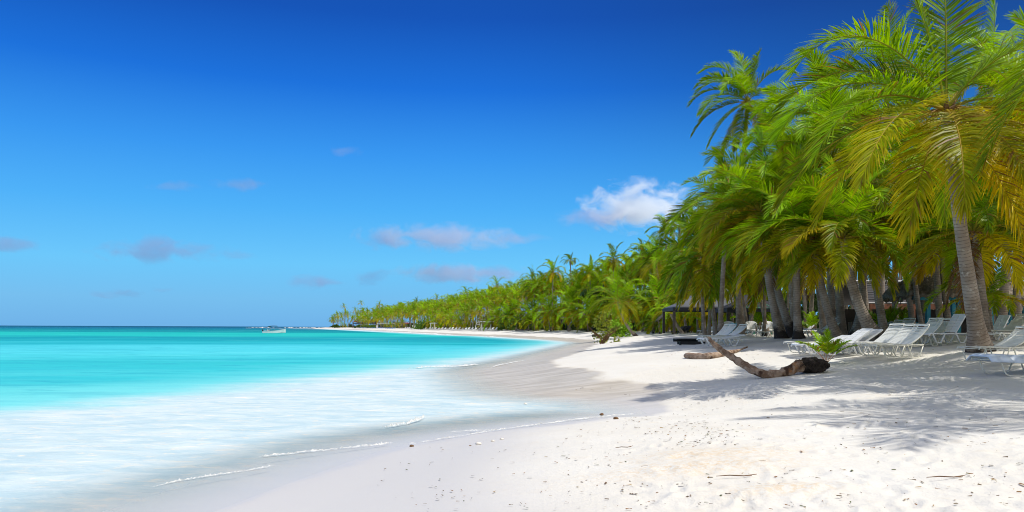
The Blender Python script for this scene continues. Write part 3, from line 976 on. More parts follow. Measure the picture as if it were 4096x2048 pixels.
def leaf_cloud(r, c, sx, sy, sz, n, size, col, var=0.3):
    """n leaf quads spread through clumps inside an ellipsoid."""
    nc = max(4, n // 60)
    cl = nrm(r.normal(size=(nc, 3))) * r.uniform(0.2, 1.0, (nc, 1)) ** 0.5
    cl[:, 2] = np.abs(cl[:, 2])
    k = r.integers(0, nc, n)
    p = cl[k] * 0.85 + r.normal(0, 0.16, (n, 3))
    p[:, 2] = np.abs(p[:, 2])
    p = p * np.array((sx, sy, sz)) + np.array(c)
    u = nrm(r.normal(size=(n, 3)))
    w = nrm(np.cross(u, r.normal(size=(n, 3))))
    s = size * r.uniform(0.6, 1.3, (n, 1))
    V = np.stack([p - u * s * .5, p - w * s * .38, p + u * s * .5, p + w * s * .38], 1).reshape(-1, 3)
    Fc = np.arange(n * 4).reshape(-1, 4)
    cc = np.asarray(col)[None] * (1 + var * r.normal(0, 0.5, (n, 1)) + var * (r.random(nc)[k][:, None] - 0.5))
    C = np.repeat(np.clip(cc, 0.005, 1), 4, 0)
    return V, Fc, C


r3 = np.random.default_rng(9)
parts = []
for y in np.exp(np.linspace(math.log(52), math.log(660), 130)):
    xs = (np.linspace(1325, 4400, 500) - 2048) / F * y
    ss = sdist(SH2, xs, np.full(500, y))
    for (lo, hi, hh, num) in (((17, 24, 1.5, 2), (25, 33, 3.0, 2), (34, 42, 4.6, 2)) if y > 130 else ((46, 60, 1.8, 1), (60, 75, 3.0, 1))):
        ok = np.where((ss > lo) & (ss < hi))[0]
        if not len(ok):
            continue
        for x in xs[r3.choice(ok, num)]:
            if (x / y * F + 2048) > 2740 and y < 85:
                continue
            z = float(H(x, y, False))
            big = 1.0 + 0.9 * min(1, y / 300)
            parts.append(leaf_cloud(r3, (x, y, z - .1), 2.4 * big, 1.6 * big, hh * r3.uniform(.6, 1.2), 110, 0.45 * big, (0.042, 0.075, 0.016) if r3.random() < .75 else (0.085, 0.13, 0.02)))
# back screen of tall forest leaves behind the grove
for q in range(270):
    px = r3.uniform(2380, 4500)
    y = r3.uniform(135, 160)
    x = (px - 2048) / F * y
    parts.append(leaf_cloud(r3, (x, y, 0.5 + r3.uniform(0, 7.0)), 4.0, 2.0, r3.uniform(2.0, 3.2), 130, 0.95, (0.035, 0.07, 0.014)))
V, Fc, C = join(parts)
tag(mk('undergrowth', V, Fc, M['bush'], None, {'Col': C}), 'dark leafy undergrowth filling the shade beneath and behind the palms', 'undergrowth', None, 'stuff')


def bush(seed, px, py, D, sx, sz, n, size, col, label, name='bush', branches=0, cat='bush', group=None):
    r = np.random.default_rng(seed)
    if D is None:
        x, y, z = gp(px, py)
    else:
        x, y = (px - 2048) / F * D, D
        z = float(H(x, y, False))
    t = thing(name, label, cat, (x, y, z), 0, group)
    V, Fc, C = leaf_cloud(r, (0, 0, 0.1), sx, sx * 0.7, sz, n, size, col)
    mk('foliage', V, Fc, M['bush'], t, {'Col': C})
    mb = MB()
    for i in range(branches):
        a = r.uniform(-0.4, PI + 0.4)
        l = sx * r.uniform(0.7, 1.2)
        q = [(0.15 * r.normal(), 0.1 * r.normal(), 0)]
        for k in range(1, 5):
            q.append((math.cos(a) * l * k / 4 + 0.1 * r.normal(), -0.25 * l * k / 4 + 0.1 * r.normal(), sz * 0.55 * (k / 4) ** 0.7 + 0.08 * r.normal()))
        mb.tube(q, [0.07, 0.06, 0.045, 0.03, 0.012], 5)
    if branches:
        mb.build('branch', M['post'] if seed % 2 else M['twig'], t, True)
    return t


bush(301, 2482, 1350, None, 2.0, 2.3, 1500, 0.24, (0.24, 0.44, 0.015), 'round leaved sea grape bush with bare grey branches on the open sand', 'sea_grape_bush', 9)
bush(302, 2410, 1335, 70, 1.6, 3.1, 520, 0.22, (0.26, 0.30, 0.03), 'thin yellowing leafy bush with a crooked dark stem behind the sea grape', 'straggly_bush', 6)
bush(303, 1345, 1310, dshore(1345, 9.5), 4.6, 3.4, 420, 0.9, (0.08, 0.17, 0.02), 'low round green bush at the very end of the point', 'beach_bush', 0, 'bush', 'bushes along the far beach')
bush(304, 1433, 1311, dshore(1433, 9.5), 3.6, 2.6, 300, 0.8, (0.07, 0.15, 0.02), 'small round green bush beside the far blue loungers', 'beach_bush', 0, 'bush', 'bushes along the far beach')
bush(305, 1480, 1309, dshore(1480, 9.5), 6.0, 2.4, 300, 0.8, (0.10, 0.20, 0.02), 'flat bright bush behind the far blue loungers', 'beach_bush', 0, 'bush', 'bushes along the far beach')
bush(306, 1695, 1314, dshore(1695, 9.5), 6.2, 4.4, 700, 0.7, (0.09, 0.20, 0.02), 'large domed green bush between the two white post frames', 'beach_bush', 0, 'bush', 'bushes along the far beach')
bush(307, 1938, 1310, dshore(1938, 9.5), 4.6, 5.2, 600, 0.5, (0.16, 0.15, 0.05), 'dull olive bush behind the white lifeguard chair', 'beach_bush', 0, 'bush', 'bushes along the far beach')
bush(308, 2015, 1316, 180, 2.8, 3.6, 420, 0.4, (0.10, 0.19, 0.025), 'dense green bush with pale leaves behind a leaning young palm', 'beach_bush', 0, 'bush', 'bushes along the far beach')
bush(309, 2075, 1316, 178, 3.4, 4.0, 500, 0.4, (0.09, 0.17, 0.025), 'tall rounded green bush beside a dark leaning trunk', 'beach_bush', 0, 'bush', 'bushes along the far beach')


def sprout(seed, px, py, D, L, n, label, yel=0.8, stem=True, low=15):
    """A young coconut plant: a few fronds rising straight out of the sand."""
    r = np.random.default_rng(seed)
    if D is None:
        x, y, z = gp(px, py)
    else:
        x, y = (px - 2048) / F * D, D
        z = float(H(x, y, False))
    t = thing('palm_seedling', label, 'palm seedling', (x, y, z), 0, 'palm seedlings on the sand')
    for i in range(n):
        az = i * 2.4 + r.normal(0, 0.2)
        v, f, c = frond(r, L * r.uniform(0.8, 1.1), az, R(r.uniform(low + 35, 82)), 0.25 + 0.35 * i / n, 30, 2, 0.035 * max(1, (y / 30)), 0.26 * L, 1.1 / L, 0.04, yel, 0.0, 4, 0.4)
        k = len(v) - 15 * 4
        c[k:k + 7 * 4] = (0.50, 0.20, 0.03)
        o = mk('frond', v, f, M['leaf'], t, {'Col': c})
        o.location = (0, 0, 0.02)
    return t


sprout(320, 3307, 1457, None, 1.02, 9, 'seedling palm with orange stems sprouting beside the black root mass', 0.7)
sprout(321, 2940, 1330, None, 1.7, 7, 'seedling palm with orange stem just seaward of the forked looking trunk', 1.1)
sprout(322, 3050, 1312, 66, 3.0, 9, 'bright wide seedling palm before the green gabled tent', 0.6)
sprout(323, 3166, 1305, 60, 2.6, 6, 'narrow seedling palm rising behind the black leaning trunk', 0.6)
sprout(324, 3246, 1308, 56, 1.9, 7, 'small bright seedling palm between two dark trunks', 0.4)
sprout(325, 2766, 1331, None, 2.6, 6, 'dull green seedling palm beside the upright young palm', 0.8)
sprout(326, 2788, 1330, None, 3.0, 7, 'upright seedling palm before the tent posts', 0.3)
sprout(327, 2850, 1312, 78, 3.2, 9, 'bushy seedling palm with orange stems behind the plastic loungers', 0.7)
sprout(328, 3545, 1318, 38, 1.9, 9, 'fern like seedling palm behind the shaded strap loungers', 0.5, True, 0)
sprout(329, 3600, 1316, 39, 1.7, 8, 'low yellow green seedling palm under the long dark roof', 0.7, True, 0)
sprout(330, 1760, 1317, 250, 2.6, 6, 'tiny bright seedling palm in front of the far lounger row', 1.0)

# ------------------------------------------------------------------ sun loungers


def bent(pts, n=5, k=0.35):
    """Round the corners of a polyline of tube points."""
    P = [np.array(p, float) for p in pts]
    out = [P[0]]
    for i in range(1, len(P) - 1):
        a, b, c = P[i - 1], P[i], P[i + 1]
        s = b + (a - b) * k * 0.5
        e = b + (c - b) * k * 0.5
        for j in range(n):
            t = j / (n - 1)
            out.append((1 - t) ** 2 * s + 2 * t * (1 - t) * b + t * t * e)
    out.append(P[-1])
    return out


SL, BL, HW = 1.22, 0.92, 0.33     # seat length, back length, half width


def seat_z(x):
    return 0.37 + 0.03 * (x / SL) + 0.025 * math.cos(x / SL * PI * 1.3)


def strap_lounger(strap, frame):
    t = thing('strap_lounger', 'x', 'sun lounger')
    fr = MB()
    for s in (-1, 1):
        fr.tube(bent([(0.0, s * HW, seat_z(0) - 0.07), (0.03, s * HW, seat_z(0)), (0.4, s * HW, seat_z(.4)), (0.85, s * HW, seat_z(.85)), (SL, s * HW, seat_z(SL)), (SL + 0.45, s * HW, seat_z(SL) + .005)]), 0.017, 6)
    for x in (0.02, 0.7, SL, SL + 0.42):
        fr.tube([(x, -HW, seat_z(min(x, SL)) - .02), (x, 0, seat_z(min(x, SL)) - .05), (x, HW, seat_z(min(x, SL)) - .02)], 0.014, 6)
    fr.build('seat_frame', frame, t, True)
    se = MB()
    n = 18
    for i in range(n):
        x = 0.05 + (SL - 0.09) * i / (n - 1)
        z = seat_z(x) + 0.016
        w = (SL - 0.09) / (n - 1) * 0.80
        ys = (-HW - .012, -HW * .5, 0, HW * .5, HW + .012)
        zs = (0, -.016, -.022, -.016, 0)
        for j in range(4):
            V = []
            for dx in (-w / 2, w / 2):
                for (y, zz) in ((ys[j], zs[j]), (ys[j + 1], zs[j + 1])):
                    V += [(x + dx, y, z + zz), (x + dx, y, z + zz - .006)]
            se.add(V, [(0, 2, 6, 4), (1, 5, 7, 3), (0, 4, 5, 1), (2, 3, 7, 6), (0, 1, 3, 2), (4, 6, 7, 5)])
    se.build('seat', strap, t)
    bx = lambda q: q - 0.02
    bz = lambda q: 0.05 * math.sin(q / BL * PI) * -1 + (0.03 if q > .85 else 0)
    bf = MB()
    for s in (-1, 1):
        bf.tube([(q, s * (HW - .03), bz(q)) for q in np.linspace(0, BL, 8)], 0.016, 6)
    bf.tube([(BL, -HW + .03, bz(BL)), (BL + .02, 0, bz(BL) - .01), (BL, HW - .03, bz(BL))], 0.016, 6)
    b = bf.build('backrest_frame', frame, t, True)
    bs = MB()
    n = 14
    for i in range(n):
        x = 0.05 + (BL - 0.08) * i / (n - 1)
        w = (BL - 0.08) / (n - 1) * 0.80
        z = bz(x) + .018
        hw = HW - .02
        ys, zs = (-hw, -hw * .5, 0, hw * .5, hw), (0, -.02, -.028, -.02, 0)
        for j in range(4):
            V = []
            for dx in (-w / 2, w / 2):
                for (y, zz) in ((ys[j], zs[j]), (ys[j + 1], zs[j + 1])):
                    V += [(x + dx, y, z + zz), (x + dx, y, z + zz - .006)]
            bs.add(V, [(0, 2, 6, 4), (1, 5, 7, 3), (0, 4, 5, 1), (2, 3, 7, 6), (0, 1, 3, 2), (4, 6, 7, 5)])
    c = bs.build('backrest', strap, t)
    for o in (b, c):
        o.location = (SL, 0, seat_z(SL) + .01)
    for s in (-1, 1):
        for (xa, xb) in ((0.12, 1.0), (1.05, 1.66)):
            lg = MB()
            lg.tube(bent([(xa, s * (HW + .012), 0.36), (xa + .06, s * (HW + .015), 0.36), (xa + .2, s * (HW + .02), 0.012), (xb - .16, s * (HW + .02), 0.012), (xb - .02, s * (HW + .015), 0.36)], 6, .5), 0.016, 6)
            lg.build('leg', frame, t, True)
    return t


def plastic_lounger(mat):
    t = thing('plastic_lounger', 'x', 'sun lounger')
    zt = 0.36
    se = MB()
    n = 9
    for i in range(n):
        x0, x1 = 0.06 + (SL - .08) * i / n, 0.06 + (SL - .08) * (i + 1) / n - 0.014
        for y0, y1 in ((-.27, -.012), (.012, .27)):
            se.box(((x0 + x1) / 2, (y0 + y1) / 2, zt), (x1 - x0, y1 - y0, .022))
    se.build('seat', mat, t)
    fr = MB()
    for s in (-1, 1):
        fr.tube(bent([(0.0, s * .3, zt - .09), (0.05, s * .3, zt), (.6, s * .3, zt - .01), (SL, s * .3, zt), (1.9, s * .3, zt)]), 0.03, 6)
    for x in (0.02, SL, 1.88):
        fr.box((x, 0, zt - .03), (.05, .6, .05))
    fr.build('side_frame', mat, t, True)
    bs = MB()
    n = 6
    for i in range(n):
        x0, x1 = 0.03 + .78 * i / n, 0.03 + .78 * (i + 1) / n - 0.014
        for y0, y1 in ((-.25, -.012), (.012, .25)):
            bs.box(((x0 + x1) / 2, (y0 + y1) / 2, 0.012), (x1 - x0, y1 - y0, .022))
    for s in (-1, 1):
        bs.box((.41, s * .265, 0), (.84, .03, .045))
    bs.box((.83, 0, 0.005), (.04, .53, .045))
    b = bs.build('backrest', mat, t)
    b.location = (SL, 0, zt + .02)
    for s in (-1, 1):
        for (xa, xb) in ((0.34, 0.16), (0.52, 0.70), (1.40, 1.22), (1.58, 1.76)):
            lg = MB()
            lg.tube([(xa if xa in (.34, 1.40) else xa, s * .3, 0.02), ((xa + xb) / 2, s * .3, .18), (xb, s * .3, zt - .02)], [0.028, .028, .032], 6)
            lg.build('leg', mat, t, True)
        for xc in (0.43, 1.49):
            rb = MB()
            rb.box((xc, s * .3, .03), (.22, .05, .035))
            rb.build('foot_rail', mat, t)
    return t


PROTO = {'S': strap_lounger(M['strap'], M['frame']), 'P': plastic_lounger(M['plastic']), 'T': strap_lounger(M['strap'], M['frame']),
         'B': plastic_lounger(M['blue']), 'K': plastic_lounger(M['black'])}
used = set()
for ch in PROTO['T'].children:
    if ch.name.startswith('backrest_frame'):
        ch.data.materials[0] = M['teal']


def lounger(kind, px, py, yaw, tilt, label, group, D=None, pitch=0.0):
    if D is None:
        x, y, z = gp(px, py)
    else:
        x, y = (px - 2048) / F * D, D
        z = float(H(x, y, False))
    t = PROTO[kind] if kind not in used else copy_tree(PROTO[kind])
    used.add(kind)
    ya = R(yaw)
    z = max(float(H(x, y)), float(H(x + 1.7 * math.cos(ya), y + 1.7 * math.sin(ya))) - .02, z)
    t.location = (x, y, z)
    t.rotation_euler = (0, R(-pitch), ya)
    t.scale = (0.93, 0.93, 0.93)
    t['label'] = label
    t['group'] = group
    for ch in t.children:
        if ch.name.startswith('backrest'):
            ch.rotation_euler = (0, -R(tilt - 3 + (len(used) * 7 + int(px) * 13) % 9 - 4), 0)
    return t


G1 = 'white loungers among the near palms'
W = lounger
MOUNDS.append((6.2, 17.8, 0.05, 1.5))
W('S', 3474, 1455, 13, 40, 'white strap lounger nearest the camera in the trio beside the seedling, raised back', G1)
W('S', 3438, 1446, 13, 40, 'white strap lounger in the middle of the trio behind the seedling', G1)
W('S', 3392, 1440, 15, 44, 'white strap lounger closest to the swollen curved trunk, back raised highest of the trio', G1)
W('P', 3262, 1440, 16, 36, 'white plastic lounger standing directly behind the orange stemmed seedling', G1)
W('P', 3282, 1428, 16, 37, 'white plastic lounger second behind the seedling, in blue shade', G1)
W('P', 3325, 1424, 18, 33, 'white plastic lounger touching the swollen curved trunk', G1)
W('S', 3156, 1426, 14, 12, 'white strap lounger lying nearly flat behind the black root mass', G1)
W('P', 3186, 1433, 14, 20, 'low white plastic lounger partly hidden by the black root mass', G1)
W('S', 3200, 1364, 12, 38, 'sunlit strap lounger beside the black leaning trunk, casting striped shade', G1)
W('P', 3180, 1340, 14, 42, 'white plastic lounger just landward of the black leaning trunk, back up', G1)
W('S', 3172, 1322, 28, 32, 'first of three bright loungers behind the black leaning trunk', G1)
W('S', 3194, 1321, 28, 32, 'second of three bright loungers behind the black leaning trunk', G1)
W('P', 3222, 1320, 26, 30, 'third of three bright loungers behind the black leaning trunk, near a mottled stem', G1)
W('S', 3062, 1332, 22, 40, 'lounger whose back shows between the pair of leaning palms', G1)
W('P', 2990, 1346, 16, 42, 'white plastic lounger beside the forked looking palm', G1)
W('S', 3022, 1349, 14, 14, 'flat strap lounger seaward of the black footed pair', G1)
W('P', 3014, 1331, 22, 40, 'plastic lounger with raised back before the white wicker chairs', G1)
W('P', 2796, 1337, 20, 38, 'outermost white plastic lounger of the group on the sand ridge', G1)
W('P', 2810, 1335, 20, 38, 'second plastic lounger of the group on the sand ridge', G1)
W('S', 2826, 1334, 22, 40, 'greyish strap lounger in the middle of the sand ridge group', G1)
W('S', 2842, 1334, 22, 40, 'greyish strap lounger landward in the sand ridge group', G1)
W('P', 2848, 1342, 18, 40, 'brightest plastic lounger in front of the sand ridge group', G1)
W('P', 2864, 1341, 18, 40, 'bright plastic lounger closest to the forked looking palm', G1)
W('S', 2806, 1387, 26, 42, 'strap lounger behind the raised tip of the fallen trunk', G1, 38)
W('T', 2822, 1389, 26, 42, 'lounger with turquoise edged backrest behind the fallen trunk', G1, 37)
W('S', 2846, 1402, 22, 40, 'strap lounger with steep back crossed by the fallen trunk', G1, 34.5)
W('P', 2800, 1416, 12, 8, 'flat white plastic lounger behind the short log', G1, 31)
W('S', 2796, 1410, 12, 10, 'flat strap lounger next to the plastic one behind the short log', G1, 33)
W('S', 3872, 1476, 16, 38, 'sunlit strap lounger in front of the thickest palm trunk, foot end toward the sea', G1)
W('S', 3925, 1380, 12, 40, 'shaded strap lounger directly landward of the thickest palm trunk', G1)
W('S', 3966, 1394, 10, 36, 'strap lounger with bent tube legs cut by the picture edge', G1)
W('P', 3885, 1370, 12, 66, 'plastic lounger with its back standing nearly upright behind the thick trunk', G1)
W('S', 3935, 1352, 24, 40, 'grey shaded strap lounger by the short young palm', G1)
W('S', 3975, 1354, 24, 38, 'strap lounger with half lit back under the thatch edge', G1)
W('S', 4010, 1362, 24, 42, 'outer strap lounger with high back under the thatch edge', G1)
W('S', 3592, 1392, 20, 42, 'shaded strap lounger right behind the trio', G1)
W('S', 3632, 1388, 20, 40, 'second shaded strap lounger behind the trio', G1)
W('P', 3690, 1388, 16, 58, 'plastic lounger with steep grey back between the trio and the thick trunk', G1)
W('S', 3540, 1362, 28, 42, 'speckled shade strap lounger with tall back near the slim palms', G1)
W('P', 3806, 1338, 22, 38, 'bluish plastic lounger at the foot of the slim curving palm', G1)
W('P', 3830, 1337, 22, 38, 'bluish plastic lounger between the slim curving palm and the thick trunk', G1)
W('S', 3440, 1356, 30, 36, 'grey green strap lounger first in the shaded row behind the swollen trunk', G1)
W('S', 3472, 1358, 30, 36, 'grey green strap lounger second in the shaded row behind the swollen trunk', G1)
W('S', 3505, 1360, 30, 36, 'grey green strap lounger third in the shaded row behind the swollen trunk', G1)
W('S', 3436, 1330, 30, 42, 'distant strap lounger beyond the shaded row', G1)
W('S', 3362, 1337, 16, 40, 'strap lounger between the streaked trunk and the swollen trunk', G1)
W('S', 3236, 1366, 26, 36, 'strap lounger tucked behind the mottled trunk', G1)

# quilted lounger in the near corner
x, y, z = gp(3925, 1508)
q = strap_lounger(M['strap'], M['frame'])
q.name = 'quilted_lounger'
q['label'] = 'lounger covered with a pale blue scalloped quilted pad, nearest of all loungers'
q['group'] = G1
q.location = (x, y, float(H(x, y)) + .03)
q.rotation_euler = (0, 0, R(2))
for ch in q.children:
    if ch.name.startswith('backrest'):
        ch.rotation_euler = (0, -R(24), 0)
V, Fc = [], []
nu, nv = 40, 17
for i in range(nu):
    for j in range(nv):
        u, v = i / (nu - 1), j / (nv - 1)
        xx = -0.06 + u * 1.5
        edge = 0.045 * abs(math.sin(u * PI * 6))
        yy = (v - 0.5) * 2 * (0.43 + edge)
        puff = 0.05 * abs(math.sin(u * PI * 6)) * (1 - (2 * v - 1) ** 4)
        drop = -0.11 * max(0, abs(2 * v - 1) - 0.72) / 0.28
        V.append((xx, yy, seat_z(min(max(xx, 0), SL)) + 0.035 + puff + drop + (0.10 * max(0, xx - SL))))
for i in range(nu - 1):
    for j in range(nv - 1):
        a = i * nv + j
        Fc.append((a, a + nv, a + nv + 1, a + 1))
pd = mk('quilted_pad', np.array(V), np.array(Fc), M['pad'], None, None, True)
pd.location = q.location
pd.rotation_euler = q.rotation_euler
sm = pd.modifiers.new('thick', 'SOLIDIFY')
sm.thickness = 0.025
tag(pd, 'pale blue quilted pad with scalloped edge spread over the nearest lounger', 'lounger pad')

# far rows
GF = 'row of white loungers along the far beach'
for i in range(22):
    px = 1694 + i * 13.2 + rnd.uniform(-2, 2)
    D = dshore(px, 7.5 + (i % 3) * 0.4)
    W('P', px, 0, 58 + rnd.uniform(-6, 6), 40, 'white lounger in the long row along the far beach', GF, D)
for i in range(6):
    px = 1655 - i * 9 + rnd.uniform(-2, 2)
    W('P', px, 0, 50, 38, 'white lounger at the far end of the lounger row before the net', 'scattered white loungers by the far net', dshore(px, 8))
GB = 'row of blue loungers on the far beach'
for i in range(14):
    px = 1440 + i * 10 + rnd.uniform(-2, 2)
    W('B', px, 0, 40 + rnd.uniform(-8, 8), 38, 'blue lounger in the row below the point palms', GB, dshore(px, 7 + (i % 2)))
GK = 'black loungers in the palm shade'
for i, (px, D) in enumerate(((2330, 135), (2345, 133), (2585, 108), (2594, 107), (2603, 106), (2612, 105), (2690, 84), (2704, 84), (2718, 84))):
    W('K', px, 0, 35, 45, ('black lounger beside the pale straight trunk cluster', 'black lounger in the dark shade row by the tilted pale trunk', 'black lounger in deep shade behind the orange scarred young palm')[0 if i < 2 else 1 if i < 6 else 2],
      ('black loungers by the trunk cluster', 'black loungers by the tilted trunk', 'black loungers behind the young palm')[0 if i < 2 else 1 if i < 6 else 2], D)

# black folded lounger lying on the sand
x, y, z = gp(2757, 1380)
t = thing('folded_lounger', 'black slotted lounger folded flat, lying alone on the sand', 'sun lounger', (x, y, float(H(x, y))), R(4))
for k, (zz, xo) in enumerate(((0.16, 0.10), (0.30, -0.12))):
    mb = MB()
    mb.box((xo, -0.30 if k == 0 else .22, zz - .05), (1.25, .04, .16))
    mb.box((xo, .28, zz - .06), (1.25, .04, .14))
    for i in range(11):
        mb.box((xo - .56 + i * .112, 0, zz), (.085, .55, .03))
    mb.build('seat_panel' if k == 0 else 'back_panel', M['black'], t)
for s in (-1, 1):
    mb = MB()
    mb.box((s * .52, -.2, .08), (.10, .10, .16))
    mb.build('leg', M['black'], t)

# ------------------------------------------------------------------ driftwood
x1, y1, z1 = gp(3110, 1508)
pts = []
for (px, py, dd) in ((2834, 1349, 0.9), (2856, 1378, 0.85), (2905, 1412, 0.7), (2955, 1446, 0.45), (3010, 1480, 0.15), (3062, 1500, 0.0), (3116, 1498, 0.0), (3160, 1480, 0.1), (3205, 1462, 0.25)):
    pts.append(at(px, py, y1 + dd))
P = np.array(pts)
tt = np.linspace(0, 1, len(P))
ts = np.linspace(0, 1, 40)
PP = np.stack([np.interp(ts, tt, P[:, k]) for k in range(3)], 1)
for _ in range(3):
    PP[1:-1] = (PP[:-2] + 2 * PP[1:-1] + PP[2:]) / 4
rad = np.interp(ts, [0, 0.03, 0.12, 0.3, 0.5, 0.62, 0.75, 0.9, 1.0], [0.015, 0.045, 0.07, 0.085, 0.105, 0.118, 0.12, 0.14, 0.16]) * (1 + 0.07 * rng.normal(size=40))
t = thing('fallen_palm_trunk', 'bent fallen palm trunk with its bare tip raised toward the sea', 'driftwood', tuple(PP[20]))
V, Fc = tube(PP - PP[20], rad, 14)
V = V + 0.012 * rng.normal(size=V.shape)
mk('log', V, Fc, M['drift'], t, None, True)
# root mass: a lumpy black mound with root hairs
V, Fc = [], []
c0 = np.array(at(3248, 1462, y1 + 0.35)) - PP[20]
nu, nv = 36, 18
for i in range(nv):
    for j in range(nu):
        a, e = 2 * PI * j / nu, PI * i / (nv - 1)
        d = np.array((math.sin(e) * math.cos(a), math.sin(e) * math.sin(a), math.cos(e)))
        rr = 1 + 0.12 * math.sin(3 * a + 2 * e) + 0.10 * math.sin(7 * a - 5 * e) + rng.normal(0, 0.04)
        V.append(c0 + d * rr * np.array((0.40, 0.32, 0.19)))
for i in range(nv - 1):
    for j in range(nu):
        Fc.append((i * nu + j, i * nu + (j + 1) % nu, (i + 1) * nu + (j + 1) % nu, (i + 1) * nu + j))
mk('root_mass', np.array(V), np.array(Fc), M['mud'], t, None, True)
mb = MB()
for i in range(260):
    a = rng.uniform(0, 2 * PI)
    e = rng.uniform(0.05, 0.9)
    d = np.array((math.cos(a) * math.cos(e), math.sin(a) * math.cos(e), math.sin(e)))
    s0 = c0 + d * np.array((0.40, 0.32, 0.19))
    l = rng.uniform(0.08, 0.3)
    e1 = s0 + d * l * .4 + np.array((-.25 * l, -.1 * l, -.25 * l))
    e2 = e1 + np.array((-.5 * l + .2 * rng.normal() * l, -.3 * l, -.55 * l))
    mb.tube([s0, e1, e2], [0.006, .005, .002], 3)
mb.build('root_hair', M['mud'], t)

# short log behind it
qs = [gp(2740, 1434), gp(2780, 1436), gp(2840, 1436), gp(2900, 1425), gp(2950, 1411), gp(2990, 1401)]
P = np.array(qs) + np.array((0, 0, 0.07))
P[0, 2] += .03
P[-1, 2] += .05
P2 = np.stack([np.interp(np.linspace(0, 1, 24), np.linspace(0, 1, 6), P[:, k]) for k in range(3)], 1)
rad = np.interp(np.linspace(0, 1, 24), [0, .05, .15, .5, .7, .8, 1], [0.07, .12, .14, .13, .10, .045, .03]) * (1 + .08 * rng.normal(size=24))
mb = MB()
mb.tube(P2 - P2[8], rad, 12)
o = mb.build('driftwood_log', M['drift'], None, True)
o.location = P2[8]
tag(o, 'short weathered log lying flat behind the fallen trunk', 'driftwood')

# small stranded log and bent trunk far up the beach
for (px, py, l, ang, lab) in ((2388, 1346, 1.5, 0.4, 'small dark log end at the foot of the sea grape bush'), (2100, 1322, 5.0, 2.7, 'dark fallen trunk lying in front of the distant bushes')):
    x, y, z = gp(px, py)
    mb = MB()
    mb.tube([(-l / 2, 0, .1), (-l / 6, .05, .16), (l / 6, .1, .12), (l / 2, .1, .05)], [0.2, .22, .18, .12], 8)
    o = mb.build('driftwood_log', M['post'], None, True)
    o.location = (x, y, z)
    o.rotation_euler = (0, 0, ang)
    tag(o, lab, 'driftwood')
# tilted pale trunk
a, b = gp(2562, 1322), at(2655, 1258, 90)
t = thing('leaning_trunk', 'pale bare palm trunk tilted low over the sand ridge', 'tree trunk', a)
put_trunk('trunk', t, a, b, (0, 0, -0.5), 0.24, 0.16, 0.2, 10, 14)

# ------------------------------------------------------------------ huts and roofs


def place_rel(px, D):
    return (px - 2048) / F * D


# long shed with dark ribbed roof
D = 52
t = thing('open_shed', 'long open shed with dark ribbed roof behind the slim palms', 'shed', (place_rel(3720, D), D, 1.38), R(3))
Wd = 12.0
mb = MB()
zr, ze, dep = 3.75, 2.25, 3.2
for i in range(26):
    u0, u1 = i / 26, (i + 1) / 26 - 0.004
    y0, y1 = -dep + dep * u0, -dep + dep * u1
    z0, z1 = ze + (zr - ze) * u0, ze + (zr - ze) * u1
    s0 = 0.035 if i % 3 == 0 else 0.0
    mb.add([(-Wd / 2 - .3, y0, z0 + s0), (Wd, y0, z0 + s0), (Wd, y1, z1 + s0), (-Wd / 2 - .3, y1, z1 + s0), (-Wd / 2 - .3, y0, z0 + s0 - .05), (Wd, y0, z0 + s0 - .05), (Wd, y1, z1 + s0 - .05), (-Wd / 2 - .3, y1, z1 + s0 - .05)],
           [(0, 1, 2, 3), (7, 6, 5, 4), (0, 4, 5, 1), (2, 6, 7, 3), (0, 3, 7, 4), (1, 5, 6, 2)])
mb.add([(-Wd / 2 - .3, 0.01, zr), (Wd, 0.01, zr), (Wd, dep, ze), (-Wd / 2 - .3, dep, ze)], [(0, 1, 2, 3)])
mb.build('roof', M['roofdark'], t)
mb = MB()
mb.tube([(-Wd / 2 - .3, 0, zr + .06), (Wd, 0, zr + .06)], .09, 6)
mb.tube([(-Wd / 2 - .3, -dep, ze - .02), (Wd, -dep, ze - .02)], .04, 6)
mb.build('ridge_trim', M['metal'], t)
mb = MB()
mb.box((Wd / 4, -dep + .1, ze - .27), (1.5 * Wd, .14, .34))
mb.build('fascia_beam', M['beam'], t)
for i in range(7):
    mb = MB()
    mb.box((-Wd / 2 + .1 + i * 2.9, -dep + .25, (ze - .44) / 2), (.2, .2, ze - .44))
    mb.build('post', M['beam'], t)
mb = MB()
mb.box((Wd / 4, dep - .4, 1.1), (1.5 * Wd, .1, 1.7))
mb.build('back_wall', M['post'], t)
mb = MB()
mb.box((Wd / 4, 0.6, 0.55), (1.4 * Wd, .5, .9))
mb.build('counter', M['post'], t)


